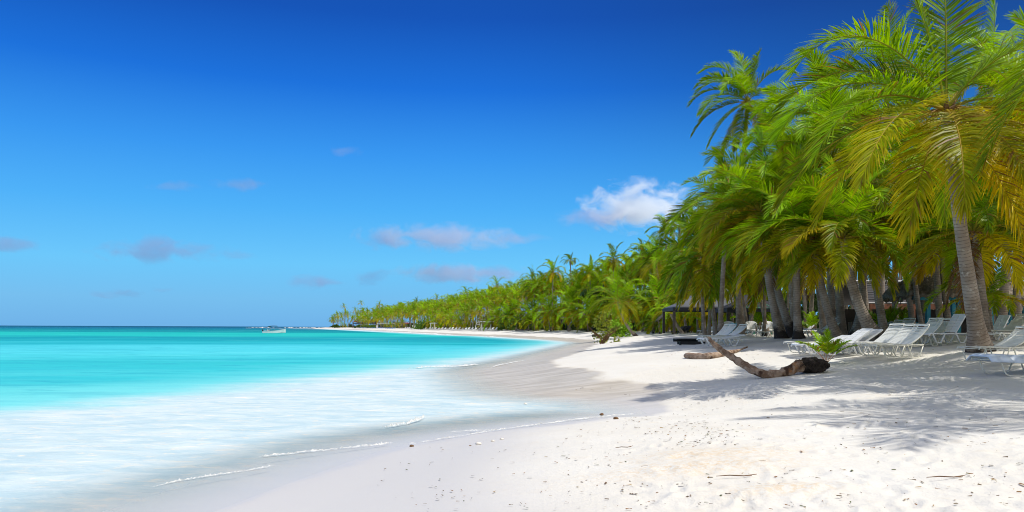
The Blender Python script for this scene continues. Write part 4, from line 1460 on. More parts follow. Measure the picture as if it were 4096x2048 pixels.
def thatch_hut(px, D, w, dep, ze, zr, label, posts, rz=0.0):
    t = thing('thatched_hut', label, 'hut', (place_rel(px, D), D, 1.36), rz, 'thatched huts with turquoise posts')
    r = np.random.default_rng(int(px))
    V, Fc = [], []
    nu, nv = 64, 9
    for i in range(nv):
        u = i / (nv - 1)
        hw, hd = w / 2 * (0.22 + 0.78 * u), dep / 2 * (0.05 + 0.95 * u)
        z = zr + (ze - zr) * (u ** 0.85)
        for j in range(nu):
            a = 2 * PI * j / nu
            ca, sa = math.cos(a), math.sin(a)
            k = 1 / (abs(ca) ** 3 + abs(sa) ** 3) ** (1 / 3)
            V.append((hw * ca * k + r.normal(0, .04), hd * sa * k + r.normal(0, .04), z + r.normal(0, .05 + .05 * u)))
    for i in range(nv - 1):
        for j in range(nu):
            Fc.append((i * nu + j, i * nu + (j + 1) % nu, (i + 1) * nu + (j + 1) % nu, (i + 1) * nu + j))
    rf = mk('roof', np.array(V), np.array(Fc), M['thatch'], t, None, True)
    sm = rf.modifiers.new('thick', 'SOLIDIFY')
    sm.thickness = 0.22
    fr = MB()
    for j in range(320):
        a = r.uniform(0, 2 * PI)
        ca, sa = math.cos(a), math.sin(a)
        k = 1 / (abs(ca) ** 3 + abs(sa) ** 3) ** (1 / 3)
        u = r.uniform(0.35, 1.0)
        q = np.array((w / 2 * (0.22 + .78 * u) * ca * k, dep / 2 * (.05 + .95 * u) * sa * k, zr + (ze - zr) * u ** .85 + .05))
        out = np.array((ca * .12, sa * .12, -r.uniform(.25, .5)))
        s = np.array((-sa, ca, 0)) * .05
        fr.add([q - s, q + s, q + s * .4 + out, q - s * .4 + out], [(0, 1, 2, 3)])
    fr.build('thatch_fringe', M['thatch'], t)
    for (x, y) in posts:
        mb = MB()
        mb.box((x, y, ze / 2 + .1), (.17, .17, ze + .2))
        mb.build('post', M['turq'], t)
    mb = MB()
    ys = sorted({p[1] for p in posts})
    for y in ys:
        mb.box((0, y, ze - .02), (w * .8, .12, .2))
    mb.build('cross_beam', M['turq'], t)
    mb = MB()
    mb.box((0, .3, .5), (w * .55, .3, .8))
    mb.build('counter', M['turq'], t)
    return t


thatch_hut(3730, 37, 3.9, 4.0, 2.05, 3.5, 'thatched hut on turquoise posts behind the slim brown trunks', [(-.9, -1.2), (.3, -1.2), (.62, -1.1), (1.2, -1.2)])
thatch_hut(4005, 38.5, 3.9, 4.0, 1.85, 3.0, 'thatched hut with low shaggy eaves near the short young palm', [(-1.3, -1.2), (.4, -1.2), (1.3, 1.2)])


def tent(px, D, w, dep, ze, zr, mat, label, posts=4, gable=False, rz=0.0):
    t = thing('canvas_tent', label, 'tent', (place_rel(px, D), D, 1.38), rz, 'dark canvas tents under the palms')
    V = [(-w / 2, -dep / 2, ze), (w / 2, -dep / 2, ze), (w / 2, dep / 2, ze), (-w / 2, dep / 2, ze), (-w * .08, 0, zr), (w * .08, 0, zr)]
    rows, Vn, Fn = 8, [], []
    edges = [V[0], V[1], V[2], V[3]]
    n = 12
    for i in range(rows + 1):
        u = i / rows
        sag = -0.10 * math.sin(u * PI) * (zr - ze)
        for e in range(4):
            a, b = np.array(edges[e]), np.array(edges[(e + 1) % 4])
            for j in range(n):
                p = a + (b - a) * j / n
                tip = np.array((max(-w * .08, min(w * .08, p[0])), 0, zr))
                q = p + (tip - p) * u
                q[2] += sag
                Vn.append(q)
    m = 4 * n
    for i in range(rows):
        for j in range(m):
            Fn.append((i * m + j, i * m + (j + 1) % m, (i + 1) * m + (j + 1) % m, (i + 1) * m + j))
    o = mk('canopy', np.array(Vn), np.array(Fn), mat, t, None, True)
    s = o.modifiers.new('thick', 'SOLIDIFY')
    s.thickness = .04
    mb = MB()
    for (a, b) in ((0, 1), (1, 2), (2, 3), (3, 0)):
        a, b = np.array(V[a]), np.array(V[b])
        c = (a + b) / 2
        L = np.linalg.norm(b - a)
        mb.box((c[0], c[1], ze - .16), (L if abs(b[0] - a[0]) > .1 else .03, L if abs(b[1] - a[1]) > .1 else .03, .3))
    mb.build('valance', M['canvas'], t)
    for (x, y) in ((-w / 2 + .1, -dep / 2 + .1), (w / 2 - .1, -dep / 2 + .1), (w / 2 - .1, dep / 2 - .1), (-w / 2 + .1, dep / 2 - .1), (0, -dep / 2 + .1))[:posts]:
        mb = MB()
        mb.box((x, y, (ze - .3) / 2), (.22, .22, ze - .3))
        mb.build('post', M['post'], t)
    if gable:
        mb = MB()
        zf = ze + .02
        y = -dep / 2 - .08
        mb.tube([(-w * .22, y, zf), (0, y, zf + 0.75), (w * .22, y, zf)], .035, 5)
        mb.tube([(0, y, zf), (0, y, zf + .75)], .035, 5)
        mb.tube([(-w * .22, y, zf), (w * .22, y, zf)], .03, 5)
        mb.build('gable_frame', M['greenp'], t)
    return t


tent(2850, 72, 8.6, 5.0, 2.45, 4.7, M['canvasgrey'], 'large grey canvas tent with drooping dark valance behind the young palms')
tent(3000, 66, 5.2, 4.2, 2.25, 3.5, M['canvas'], 'black canvas tent with a light green gable frame', 4, True)
tent(2495, 133, 6.5, 4.5, 1.9, 3.1, M['red'], 'faded red canopy glimpsed through the sea grape branches', 4)
tent(1620, 500, 20, 6, 2.9, 3.5, M['red'], 'long red awning behind the far volleyball net', 4)
tent(1422, 600, 3.5, 4, 4.6, 5.6, M['red'], 'small red canopy among the trunks on the far point', 4)
tent(1480, 560, 24, 8, 3.2, 6.0, M['canvas'], 'long dark awning behind the far blue loungers', 4)

# volleyball net, white post frames, lifeguard chair, sign boards on the far beach
t = thing('volleyball_net', 'pale volleyball net strung across the far beach', 'sports net', (place_rel(1545, dshore(1545, 9.5)), dshore(1545, 9.5), 1.2))
for s in (-1, 1):
    mb = MB()
    mb.tube([(s * 4.9, 0, 0), (s * 4.9, 0, 3.0)], .09, 6)
    mb.build('post', M['whitep'], t)
mb = MB()
for z in (2.55, 2.9):
    mb.box((0, 0, z), (9.8, .05, .12))
for i in range(20):
    mb.box((-4.65 + i * .49, 0, 2.72), (.05, .04, .24))
mb.build('net', M['whitep'], t)
for (px, D, w, lab) in ((1672, 375, 2.4, 'white goal shaped post frame seaward of the domed bush'), (1730, 360, 1.3, 'white post frame with short arm landward of the domed bush'), (1945, 236, 2.3, 'white timber frame behind the loungers near the lifeguard chair')):
    D = dshore(px, 9.0)
    t = thing('post_frame', lab, 'frame', (place_rel(px, D), D, 1.36), 0, 'white post frames on the far beach')
    for s in (-1, 1):
        mb = MB()
        mb.box((s * w / 2, 0, .95), (.2, .2, 1.9))
        mb.build('post', M['whitep'], t)
    mb = MB()
    mb.box((0.2, 0, 2.0), (w + 1.2, .22, .2))
    mb.build('crossbar', M['whitep'], t)
D = dshore(1912, 8.0)
t = thing('lifeguard_chair', 'white A frame lifeguard chair over the far loungers', 'lifeguard chair', (place_rel(1912, D), D, 1.36))
for sx in (-1, 1):
    for sy in (-1, 1):
        mb = MB()
        mb.tube([(sx * .85, sy * .6, 0), (sx * .3, sy * .35, 1.9)], .07, 5)
        mb.build('leg', M['whitep'], t)
mb = MB()
mb.box((0, 0, 1.25), (1.0, .9, .1))
mb.box((0, .35, 1.95), (.75, .08, .5))
mb.box((0, 0, 1.72), (.8, .7, .08))
mb.build('seat', M['whitep'], t)
for (px, D, lab) in ((1654, 440, 'white sign board with an orange spot by the domed bush'), (1508, 510, 'white sign board among the far blue loungers')):
    D = dshore(px, 8.5)
    t = thing('sign_board', lab, 'sign', (place_rel(px, D), D, 1.2), 0, 'white sign boards on the far beach')
    mb = MB()
    mb.box((0, 0, .9), (.9, .12, 1.3))
    mb.build('board', M['whitep'], t)
    mb = MB()
    mb.tube([(0, -.09, 1.1), (0, -.07, 1.1)], .2, 10)
    mb.build('emblem', M['stalk'], t)


def wicker_chair(px, D, label):
    t = thing('tub_chair', label, 'chair', (place_rel(px, D), D, 1.38), R(-15), 'white tub chairs by the tents')
    V, Fc = [], []
    n = 18
    for i in range(n):
        a = R(-20) + R(220) * i / (n - 1)
        for (r_, z) in ((.36, .42), (.42, .85 + .25 * math.sin(PI * i / (n - 1))), (.37, .85 + .25 * math.sin(PI * i / (n - 1))), (.30, .42)):
            V.append((r_ * math.cos(a), r_ * math.sin(a), z))
    for i in range(n - 1):
        for k in range(3):
            a = i * 4 + k
            Fc.append((a, a + 4, a + 5, a + 1))
    mk('backrest', np.array(V), np.array(Fc), M['whitep'], t, None, True)
    mb = MB()
    mb.tube([(0, 0, .36), (0, 0, .40), (0, 0, .46)], [.36, .37, .34], 16)
    mb.build('seat', M['whitep'], t)
    for (x, y) in ((-.25, -.2), (.25, -.2), (-.22, .25), (.22, .25)):
        mb = MB()
        mb.tube([(x, y, 0), (x, y, .37)], .03, 6)
        mb.build('leg', M['greenp'], t)


wicker_chair(3003, 58, 'white tub chair beside the trunks below the gabled tent')
wicker_chair(3070, 58, 'white tub chair just seaward of the black footed trunk')
wicker_chair(2914, 60, 'white tub chair hidden behind the forked looking palm')
t = thing('garden_table', 'small round pale table between the white tub chairs', 'table', (place_rel(3038, 59), 59, 1.38))
mb = MB()
mb.tube([(0, 0, .70), (0, 0, .74)], .45, 16)
mb.build('table_top', M['whitep'], t)
for a in range(3):
    mb = MB()
    mb.tube([(.3 * math.cos(a * 2.1), .3 * math.sin(a * 2.1), 0), (.15 * math.cos(a * 2.1), .15 * math.sin(a * 2.1), .7)], .025, 5)
    mb.build('leg', M['whitep'], t)

# ------------------------------------------------------------------ boat
D = CZ * F / (1332.5 - yh(1098))
bx = place_rel(1098, D)
t = thing('motor_boat', 'white open motor boat with dark green sunshade floating on the turquoise sea', 'boat', (bx, D, 0), R(4))
L = 6.4
V, Fc = [], []
st = 15
secs = []
for i in range(st):
    u = i / (st - 1)
    x = -L / 2 + L * u
    beam = 1.05 * (1 - max(0, (u - .45) / .55) ** 2.2) * (0.92 + .08 * min(1, u * 4))
    sheer = 0.60 + 0.62 * u ** 2.0
    rake = 0.95 * max(0, (u - .72) / .28) ** 1.3
    keel = -0.15 + 0.12 * max(0, (u - .7) / .3)
    chine = 0.05 + .25 * max(0, (u - .6) / .4)
    sec = [(x - .0, -beam, sheer), (x, -beam * 1.02, sheer - .12), (x - rake * .4, -beam * 1.04, chine), (x - rake, 0, keel), (x - rake * .4, beam * 1.04, chine), (x, beam * 1.02, sheer - .12), (x, beam, sheer),
           (x, beam * .9, sheer), (x, beam * .8, .18), (x, 0, .14), (x, -beam * .8, .18), (x, -beam * .9, sheer)]
    V += sec
m = 12
for i in range(st - 1):
    for j in range(m):
        Fc.append((i * m + j, i * m + (j + 1) % m, (i + 1) * m + (j + 1) % m, (i + 1) * m + j))
mb = MB()
mb.add(V, [list(f) for f in Fc] + [tuple(range(m)), tuple(range((st - 1) * m + m - 1, (st - 1) * m - 1, -1))])
mb.build('hull', M['hull'], t)
mb = MB()
for s in (-1, 1):
    mb.tube([(V[i * m][0], s * (abs(V[i * m][1]) + .005), V[i * m][2] - .02) for i in range(st)], .035, 5)
mb.build('rub_rail', M['metal'], t)
mb = MB()
mb.box((-1.7, 0, .62), (.55, .8, .75))
mb.box((-1.95, 0, 1.02), (.12, .7, .25))
mb.build('console', M['hull'], t)
mb = MB()
mb.box((-2.6, 0, .55), (.5, 1.5, .3))
mb.build('bench', M['hull'], t)
mo = thing('outboard_motor', None, None)
mo.parent = t
mb = MB()
mb.tube([(-3.34, 0, .55), (-3.36, 0, .75), (-3.38, 0, .98), (-3.36, 0, 1.1)], [.14, .22, .2, .1], 10)
mb.build('cowl', M['black'], mo, True)
mb = MB()
mb.box((-3.38, 0, .15), (.16, .12, .85))
mb.build('drive_leg', M['black'], mo)
mb = MB()
for s in (-1, 1):
    mb.tube([(-1.55, s * .85, .62), (-1.25, s * .8, 1.3), (-1.1, s * .8, 1.98)], .022, 5)
    mb.tube([(-1.0, s * .85, .65), (-1.3, s * .8, 1.98)], .02, 5)
    mb.tube([(.15, s * .85, .72), (.35, s * .8, 1.98)], .022, 5)
mb.build('canopy_pole', M['metal'], t)
Vc, Fc = [], []
for i in range(9):
    for j in range(7):
        u, v = i / 8, j / 6
        Vc.append((-1.75 + 2.45 * u, (v - .5) * 1.75, 2.0 + .1 * math.sin(u * PI) - .12 * (2 * v - 1) ** 2 + .12 * u))
for i in range(8):
    for j in range(6):
        a = i * 7 + j
        Fc.append((a, a + 7, a + 8, a + 1))
o = mk('canopy', np.array(Vc), np.array(Fc), M['bimini'], t, None, True)
s = o.modifiers.new('thick', 'SOLIDIFY')
s.thickness = .05
mb = MB()
mb.tube([(2.95, 0, .95), (3.0, 0, .4), (3.02, 0, -.05)], .015, 4)
mb.build('mooring_rope', M['black'], t)

# ------------------------------------------------------------------ foam and surf


def foam_strip(name, px_pts, widths, zlift, label, seed, Dfun=None, hgt=0.03):
    r = np.random.default_rng(seed)
    P = []
    for q in px_pts:
        if Dfun:
            P.append(((q[0] - 2048) / F * Dfun(q[0]), Dfun(q[0])))
        else:
            D = (CZ - 0.02) * F / (q[1] - yh(q[0]))
            P.append(((q[0] - 2048) / F * D, D))
    P = np.array(P)
    n = 120
    ts = np.linspace(0, 1, n)
    k = np.linspace(0, 1, len(P))
    X, Y, Wd = np.interp(ts, k, P[:, 0]), np.interp(ts, k, P[:, 1]), np.interp(ts, k, widths)
    for _ in range(6):
        X[1:-1] = (X[:-2] + 2 * X[1:-1] + X[2:]) / 4
        Y[1:-1] = (Y[:-2] + 2 * Y[1:-1] + Y[2:]) / 4
    T = nrm(np.stack([np.gradient(X), np.gradient(Y)], 1))
    Nn = np.stack([-T[:, 1], T[:, 0]], 1)
    wig = np.convolve(r.normal(0, 1, n + 8), np.ones(9) / 9, 'valid') * 1.6
    rows = 7
    V, E = [], []
    for i in range(n):
        w = max(0.004, 1.6 * Wd[i] * (0.75 + 0.5 * wig[i]) * min(1, 8 * ts[i], 8 * (1 - ts[i])))
        for j in range(rows):
            v = j / (rows - 1) * 2 - 1
            q = np.array((X[i], Y[i])) + Nn[i] * (v * w / 2 + 0.25 * w * wig[i] * .5)
            z = hgt * (1 - v * v) * (0.5 + 0.5 * abs(r.normal())) * min(1, w / max(Wd.max(), 1e-3) + .2)
            base = max(0.0, float(H(q[0], q[1], False))) + zlift
            V.append((q[0], q[1], base + z))
            E.append((1 - v * v) * min(1, 6 * ts[i], 6 * (1 - ts[i])))
    Fc = [(i * rows + j, (i + 1) * rows + j, (i + 1) * rows + j + 1, i * rows + j + 1) for i in range(n - 1) for j in range(rows - 1)]
    o = mk(name, np.array(V), np.array(Fc), M['foam'], None, {'edge': np.array(E)}, True)
    tag(o, label, 'foam', None, 'stuff')
    return o


foam_strip('sea_foam', [(1560, 1786), (1640, 1778), (1800, 1756), (1920, 1734), (2030, 1717), (2200, 1692), (2380, 1668), (2540, 1656), (2585, 1648)], [.02, .04, .05, .05, .10, .08, .07, .05, .02], 0.006, 'thin white foam line edging the sheet of water on the near sand', 1)
foam_strip('sea_foam', [(1500, 1716), (1560, 1710), (1630, 1698), (1680, 1682), (1712, 1664)], [.02, .06, .10, .13, .05], 0.012, 'short bright crest of foam in the shallow wash', 2, None, .06)
foam_strip('sea_foam', [(960, 1838), (1100, 1822), (1250, 1806), (1420, 1790), (1530, 1778), (1615, 1772)], [.03, .06, .10, .10, .08, .02], 0.012, 'long double foam line near the lower edge', 3, None, .03)
foam_strip('sea_foam', [(560, 1960), (700, 1926), (850, 1902), (1000, 1880), (1180, 1850)], [.02, .05, .07, .06, .02], 0.012, 'faint foam line drifting in the near shallows', 4, None, .02)
foam_strip('sea_foam', [(1780, 1727), (1900, 1722), (2010, 1718)], [.03, .06, .03], 0.012, 'small patch of foam joining the water edge', 5, None, .02)
foam_strip('sea_foam', [(1600, 1478), (1720, 1470), (1850, 1466), (1960, 1452)], [.2, .5, .7, .2], 0.012, 'low breaking ripple of foam in the middle shallows', 6, None, .06)
foam_strip('sea_foam', [(1930, 1487), (1990, 1462), (2060, 1448), (2120, 1440)], [.1, .25, .25, .1], 0.012, 'foam fringe on the tongue of wet sand', 7, None, .03)
foam_strip('sea_foam', [(1440, 1321), (1520, 1325), (1600, 1331), (1700, 1337), (1790, 1342), (1850, 1346)], [1.0, 2.5, 3.0, 2.2, 2.0, .6], 0.02, 'white foam where small waves reach the distant beach', 8, None, .25)
foam_strip('sea_foam', [(1930, 1350), (1960, 1350), (1985, 1351)], [.4, 1.2, .4], 0.02, 'tiny white breaker off the middle beach', 9, None, .2)
foam_strip('breaking_wave', [(960, 1310), (1000, 1310), (1080, 1310), (1180, 1310), (1260, 1310), (1335, 1310)], [5, 4, 6, 9, 6, 5], 0.05, 'distant line of white surf breaking over the reef behind the boat', 10, lambda p: 700, .9)

# ------------------------------------------------------------------ sand, sea


def polar(th, rr):
    A, Rr = np.meshgrid(th, rr, indexing='ij')
    return np.sin(A) * Rr, np.cos(A) * Rr


def grid_faces(a, b, wrap):
    i = np.arange(a if wrap else a - 1)[:, None]
    j = np.arange(b - 1)[None]
    i2 = (i + 1) % a
    return np.stack([i * b + j, i2 * b + j, i2 * b + j + 1, i * b + j + 1], -1).reshape(-1, 4)


th = np.radians(np.concatenate([np.arange(-41, 41, 0.11), np.arange(41, 319, 2.5)]))
rr = np.concatenate([np.linspace(0.4, 3.5, 12)[:-1], np.geomspace(3.5, 60, 400)[:-1], np.geomspace(60, 800, 160)[:-1], np.geomspace(800, 40000, 24)])
X, Y = polar(th, rr)
Z = H(X, Y)
S = sdist(SH2, X, Y)
# footprints and small hollows in the dry near sand
near = (Y > 3) & (Y < 26) & (S > 2.5)
rd = np.random.default_rng(31)
dz = np.zeros_like(Z)
nx, ny = X[near], Y[near]
acc = np.zeros(len(nx))
for i in range(420):
    px = rd.uniform(2500, 4200)
    py = rd.uniform(1430, 2100)
    Dd = 1.25 * F / (py - yh(px))
    if Dd > 25:
        continue
    cx, cy = (px - 2048) / F * Dd, Dd
    a = rd.uniform(0, PI)
    sx, sy = rd.uniform(.10, .2), rd.uniform(.05, .10)
    k = (np.abs(nx - cx) < .6) & (np.abs(ny - cy) < .6)
    if not k.any():
        continue
    u = (nx[k] - cx) * math.cos(a) + (ny[k] - cy) * math.sin(a)
    v = -(nx[k] - cx) * math.sin(a) + (ny[k] - cy) * math.cos(a)
    q = (u / sx) ** 2 + (v / sy) ** 2
    acc[k] += rd.uniform(.008, .022) * (-np.exp(-q) + 0.55 * np.exp(-(np.sqrt(q) - 1.5) ** 2 * 3))
dz[near] = acc * np.clip((S[near] - 3) / 2, 0, 1)
Z = Z + dz
grit = np.zeros_like(Z)
for (px, py, sx, sy) in ((2790, 1885, 1.1, 0.35), (2860, 1830, .9, .5), (3140, 1975, .5, .25)):
    x, y, z = gp(px, py)
    g = np.exp(-((X - x) / sx) ** 2 - ((Y - y) / sy) ** 2)
    grit = np.maximum(grit, g)
    Z = Z + g * 0.05
wetx = np.interp(Y, [17, 20, 24, 30, 40, 55, 75, 100, 200], [-0.4, 0.6, 2.0, 2.2, 1.9, 2.0, 1.5, 1.2, 1.5]) + 0.5 * wav(X * 0.4, Y, 0.9, 5)
bot = (X - np.interp(Y, [3, 6, 8, 10, 12, 14, 16], [0.3, 0.4, 0.3, 0.5, 0.6, 1.2, 2.2]) + 0.35 * wav(X, Y, 1.1, 3))
damp = 1 - np.clip((bot + 1.2) / 2.0, 0, 1)
damp = damp * damp * (3 - 2 * damp) * np.clip((17 - Y) / 3, 0, 1) * (Y > 1)
Fg = grid_faces(len(th), len(rr), True)
b = mk('beach', np.stack([X, Y, Z], -1).reshape(-1, 3), Fg, M['sand'], None, {'sd': S.ravel(), 'grit': grit.ravel(), 'damp': damp.ravel(), 'wetx': wetx.ravel()}, True)
tag(b, 'white coral sand beach curving away to the distant point', 'beach', None, 'structure')

th = np.radians(np.concatenate([np.arange(-41, 20, 0.18), np.arange(20, 319, 3.0)]))
rr = np.concatenate([np.linspace(0.5, 5, 10)[:-1], np.geomspace(5, 60, 260)[:-1], np.geomspace(60, 900, 220)[:-1], np.geomspace(900, 60000, 26)])
X, Y = polar(th, rr)
S = sdist(SH2, X, Y)
Wa = sdist(WA2, X, Y)
calm = np.clip(-S / 6, 0, 1)
Z = 0.006 + calm * (0.02 * wav(X * 0.5, Y, 1.3, 24) + 0.015 * wav(X * .4, Y, 3.1, 12)) * np.clip(60 / np.maximum(Y, 1), 0, 1)
Fg = grid_faces(len(th), len(rr), True)
keep = (S.ravel() < 0.35)
fk = keep[Fg].all(1)
Fg = Fg[fk]
uq, inv = np.unique(Fg.ravel(), return_inverse=True)
VV = np.stack([X, Y, Z], -1).reshape(-1, 3)[uq]
Rr = np.sqrt(VV[:, 0] ** 2 * 0.15 + np.maximum(VV[:, 1], 3) ** 2)
o = mk('sea', VV, inv.reshape(-1, 4), M['sea'], None, {'sd': S.ravel()[uq], 'wash': Wa.ravel()[uq], 'lg': np.log10(np.maximum(Rr, 3))}, True)
tag(o, 'turquoise sea paling to milky surf at the beach', 'sea', None, 'structure')

# ------------------------------------------------------------------ litter on the sand
r4 = np.random.default_rng(77)
V, Fc, C = [], [], []
nb = 0
tries = 0
spots = []
for i in range(1500):
    q = r4.random()
    if q < .45:
        px, py = r4.uniform(2250, 4096), r4.uniform(1540, 2048)
    elif q < .75:
        k = r4.random()
        px = np.interp(k, [0, .5, 1], [2350, 2700, 2900]) + r4.normal(0, 70)
        py = np.interp(k, [0, .5, 1], [1610, 1690, 1760]) + r4.normal(0, 45)
    elif q < .9:
        px, py = r4.uniform(2650, 3900), r4.normal(1420, 45)
    else:
        px, py = r4.uniform(1500, 2600), r4.uniform(1780, 2048)
    spots.append((px, py))
sp = np.array(spots)
Dg = np.full(len(sp), 8.0)
for _ in range(25):
    x, y = (sp[:, 0] - 2048) / F * Dg, Dg
    h = H(x, y)
    Dg = np.clip(0.5 * Dg + 0.5 * (CZ - h) * F / np.maximum(sp[:, 1] - yh(sp[:, 0]), 20), 3, 60)
x, y = (sp[:, 0] - 2048) / F * Dg, Dg
s = sdist(SH2, x, y)
h = H(x, y)
for i in range(len(sp)):
    if s[i] < 0.8 or r4.random() < 0.25:
        continue
    l = r4.uniform(.010, .042) * (1 + Dg[i] / 22)
    w = l * r4.uniform(.10, .4)
    a = r4.uniform(0, PI)
    ca, sa = math.cos(a), math.sin(a)
    z = h[i] + .012
    for (u, v, t_) in ((-1, -1, 0), (1, -1, 0), (1, 1, 0), (-1, 1, 0)):
        V.append((x[i] + u * l / 2 * ca - v * w / 2 * sa, y[i] + u * l / 2 * sa + v * w / 2 * ca, z + r4.uniform(0, .012)))
    Fc.append((nb, nb + 1, nb + 2, nb + 3))
    nb += 4
    cc = ((.12, .085, .06), (.25, .14, .07), (.09, .11, .04), (.2, .16, .13), (.38, .27, .14))[int(r4.choice(5, p=[.42, .25, .1, .15, .08]))]
    C += [cc] * 4
o = mk('beach_litter', np.array(V), np.array(Fc), M['bush'], None, {'Col': np.array(C)})
tag(o, 'scattered bits of dry leaf and seaweed on the white sand', 'litter', None, 'stuff')

for (px, py, l, ang, lab) in ((3040, 1862, .62, .15, 'long thin brown stick lying on the sand beside the grit heap'), (2950, 1922, .38, -.05, 'thin dark stick below the long brown stick'), (2500, 1797, .22, .05, 'short grey twig near the water edge of the beach'),
                              (2605, 1879, .2, -.3, 'forked twig at the seaward end of the grit heap'), (3790, 1930, .34, -.05, 'thin stick on the sunlit sand under the frond shadow')):
    x, y, z = gp(px, py)
    mb = MB()
    mb.tube([(-l / 2, 0, .012), (-l / 6, .012, .02), (l / 6, .0, .018), (l / 2, .03, .03)], [.003, .005, .005, .003], 5)
    mb.tube([(l / 6, 0, .018), (l / 3, -.04, .03)], [.003, .002], 4)
    o = mb.build('twig', M['twig'], None)
    o.location = (x, y, float(H(x, y)) + .012)
    o.rotation_euler = (0, 0, ang)
    tag(o, lab, 'twig')
for i, (px, py, rr_, lab) in enumerate(((1916, 1811, .045, 'largest pale pebble of three on the damp sand'), (1973, 1800, .03, 'middle pale pebble of three on the damp sand'), (2009, 1792, .032, 'pale pebble with dark spot, landward of three'),
                                        (2465, 1686, .055, 'grey brown stone on the sand below the foam line'), (1648, 1785, .035, 'small dark stone at the tip of the foam line'), (2408, 1653, .05, 'orange brown seaweed tuft in the shallow film'),
                                        (2104, 1612, .05, 'white pebble washed by the shallow film'))):
    D = (CZ - .04) * F / (py - yh(px))
    x, y = (px - 2048) / F * D, D
    mb = MB()
    rx = np.random.default_rng(i)
    for k in range(6):
        pass
    n, m = 12, 7
    Vv = []
    for a in range(m):
        e = PI * a / (m - 1)
        for b_ in range(n):
            q = 2 * PI * b_ / n
            k = 1 + .12 * rx.normal()
            Vv.append((rr_ * k * math.sin(e) * math.cos(q), rr_ * .75 * k * math.sin(e) * math.sin(q), rr_ * .55 * k * math.cos(e)))
    mb.add(Vv, [(a * n + b_, a * n + (b_ + 1) % n, (a + 1) * n + (b_ + 1) % n, (a + 1) * n + b_) for a in range(m - 1) for b_ in range(n)])
    o = mb.build('pebble', M['shell'] if i in (0, 1, 2, 6) else M['twig'], None, True)
    o.location = (x, y, max(0.0, float(H(x, y))) + rr_ * .3)
    tag(o, lab, 'pebble')

# ------------------------------------------------------------------ clouds (3 km away: one pixel of the photograph is one metre)


def cloud_mat():
    m, nt, out = new_mat('cloud_vapour')
    tc = nt.n('ShaderNodeTexCoord').outputs[3]
    oi = nt.n('ShaderNodeObjectInfo')
    g = nt.n('ShaderNodeNewGeometry').outputs[0]
    ln = nt.n('ShaderNodeVectorMath', {'operation': 'LENGTH'}, i0=tc).outputs[1]
    big = nt.noise(nt.mapping(g, (.011, .011, .016)), 1.0, 6.0, 0.60, 0.6)
    body = nt.math('ADD', nt.math('SUBTRACT', 1.0, ln), nt.math('MULTIPLY', nt.math('SUBTRACT', big, 0.53), 2.6))
    d = nt.smooth(body, 0.12, 0.75)
    dens = nt.math('MULTIPLY', d, nt.math('MULTIPLY', oi.outputs[1], 1.0))
    sp = nt.n('ShaderNodeSeparateColor', None, Color=oi.outputs[1])
    dens = nt.math('MULTIPLY', d, nt.math('MULTIPLY', sp.outputs[0], 0.1))
    v = nt.n('ShaderNodeVolumePrincipled', None, Density=dens, Anisotropy=0.0, Color=nt.mix(sp.outputs[1], (0.52, 0.58, 0.80), (0.88, 0.94, 1.0)))
    nt.link(v.outputs[0], out.inputs[1])
    return m


M['cloud'] = cloud_mat()


def cloud(px, py, w, h, dens, label):
    bmv, bmf = [], []
    n, m = 20, 11
    for a in range(m):
        e = PI * a / (m - 1)
        for b_ in range(n):
            q = 2 * PI * b_ / n
            bmv.append((math.sin(e) * math.cos(q), math.sin(e) * math.sin(q), math.cos(e)))
    mb = MB()
    mb.add(bmv, [(a * n + b_, (a + 1) * n + b_, (a + 1) * n + (b_ + 1) % n, a * n + (b_ + 1) % n) for a in range(m - 1) for b_ in range(n)])
    o = mb.build('cloud', M['cloud'], None)
    x, y, z = at(px, py, 3000)
    o.location = (x, y, z)
    o.scale = (w / 2 * (1.3 if dens > .4 else 1.5), min(w, 260) / 2, h / 2 * (1.3 if dens > .4 else 1.2))
    o.color = (dens * (0.48 if dens < .4 else .5), 1.0 if dens > .4 else .45 if dens > .19 else 0.0, 0, 1)
    tag(o, label, 'cloud', 'clouds over the sea')
    return o


cloud(2560, 825, 420, 190, 0.5, 'bright white puffy cloud beside the palm crowns')
cloud(2370, 875, 260, 90, 0.14, 'grey tail trailing off the bright puffy cloud')
cloud(1740, 950, 520, 110, 0.22, 'long lilac cloud with a bright middle above the point')
cloud(1500, 965, 150, 70, 0.12, 'small lilac puff beside the long lilac cloud')
cloud(640, 1000, 440, 110, 0.13, 'flat mauve cloud with a pale gap over the open sea')
cloud(40, 985, 220, 80, 0.12, 'mauve cloud at the seaward picture edge')
cloud(1800, 1095, 340, 90, 0.20, 'low lilac cloud close above the treeline')
cloud(1980, 1095, 240, 70, 0.13, 'faint low cloud touching the treeline landward')
cloud(1490, 1110, 130, 75, 0.14, 'round faint puff above the point')
cloud(1270, 1128, 180, 60, 0.12, 'faint low puff above the boat')
cloud(960, 740, 190, 46, 0.10, 'thin faint streak of cloud high over the sea')
cloud(1380, 605, 120, 40, 0.08, 'faintest wisp of cloud high in the blue')
cloud(470, 1172, 150, 46, 0.10, 'tiny faint cloud low over the horizon')
cloud(950, 1025, 110, 40, 0.08, 'small torn wisp beside the flat mauve cloud')

cloud(2080, 955, 200, 40, 0.10, 'thin wisp trailing landward from the long lilac cloud')
cloud(700, 742, 190, 36, 0.08, 'thin pale wisp seaward of the high faint streak')
cloud(640, 1160, 90, 30, 0.08, 'tiny wisp just above the horizon below the flat mauve cloud')

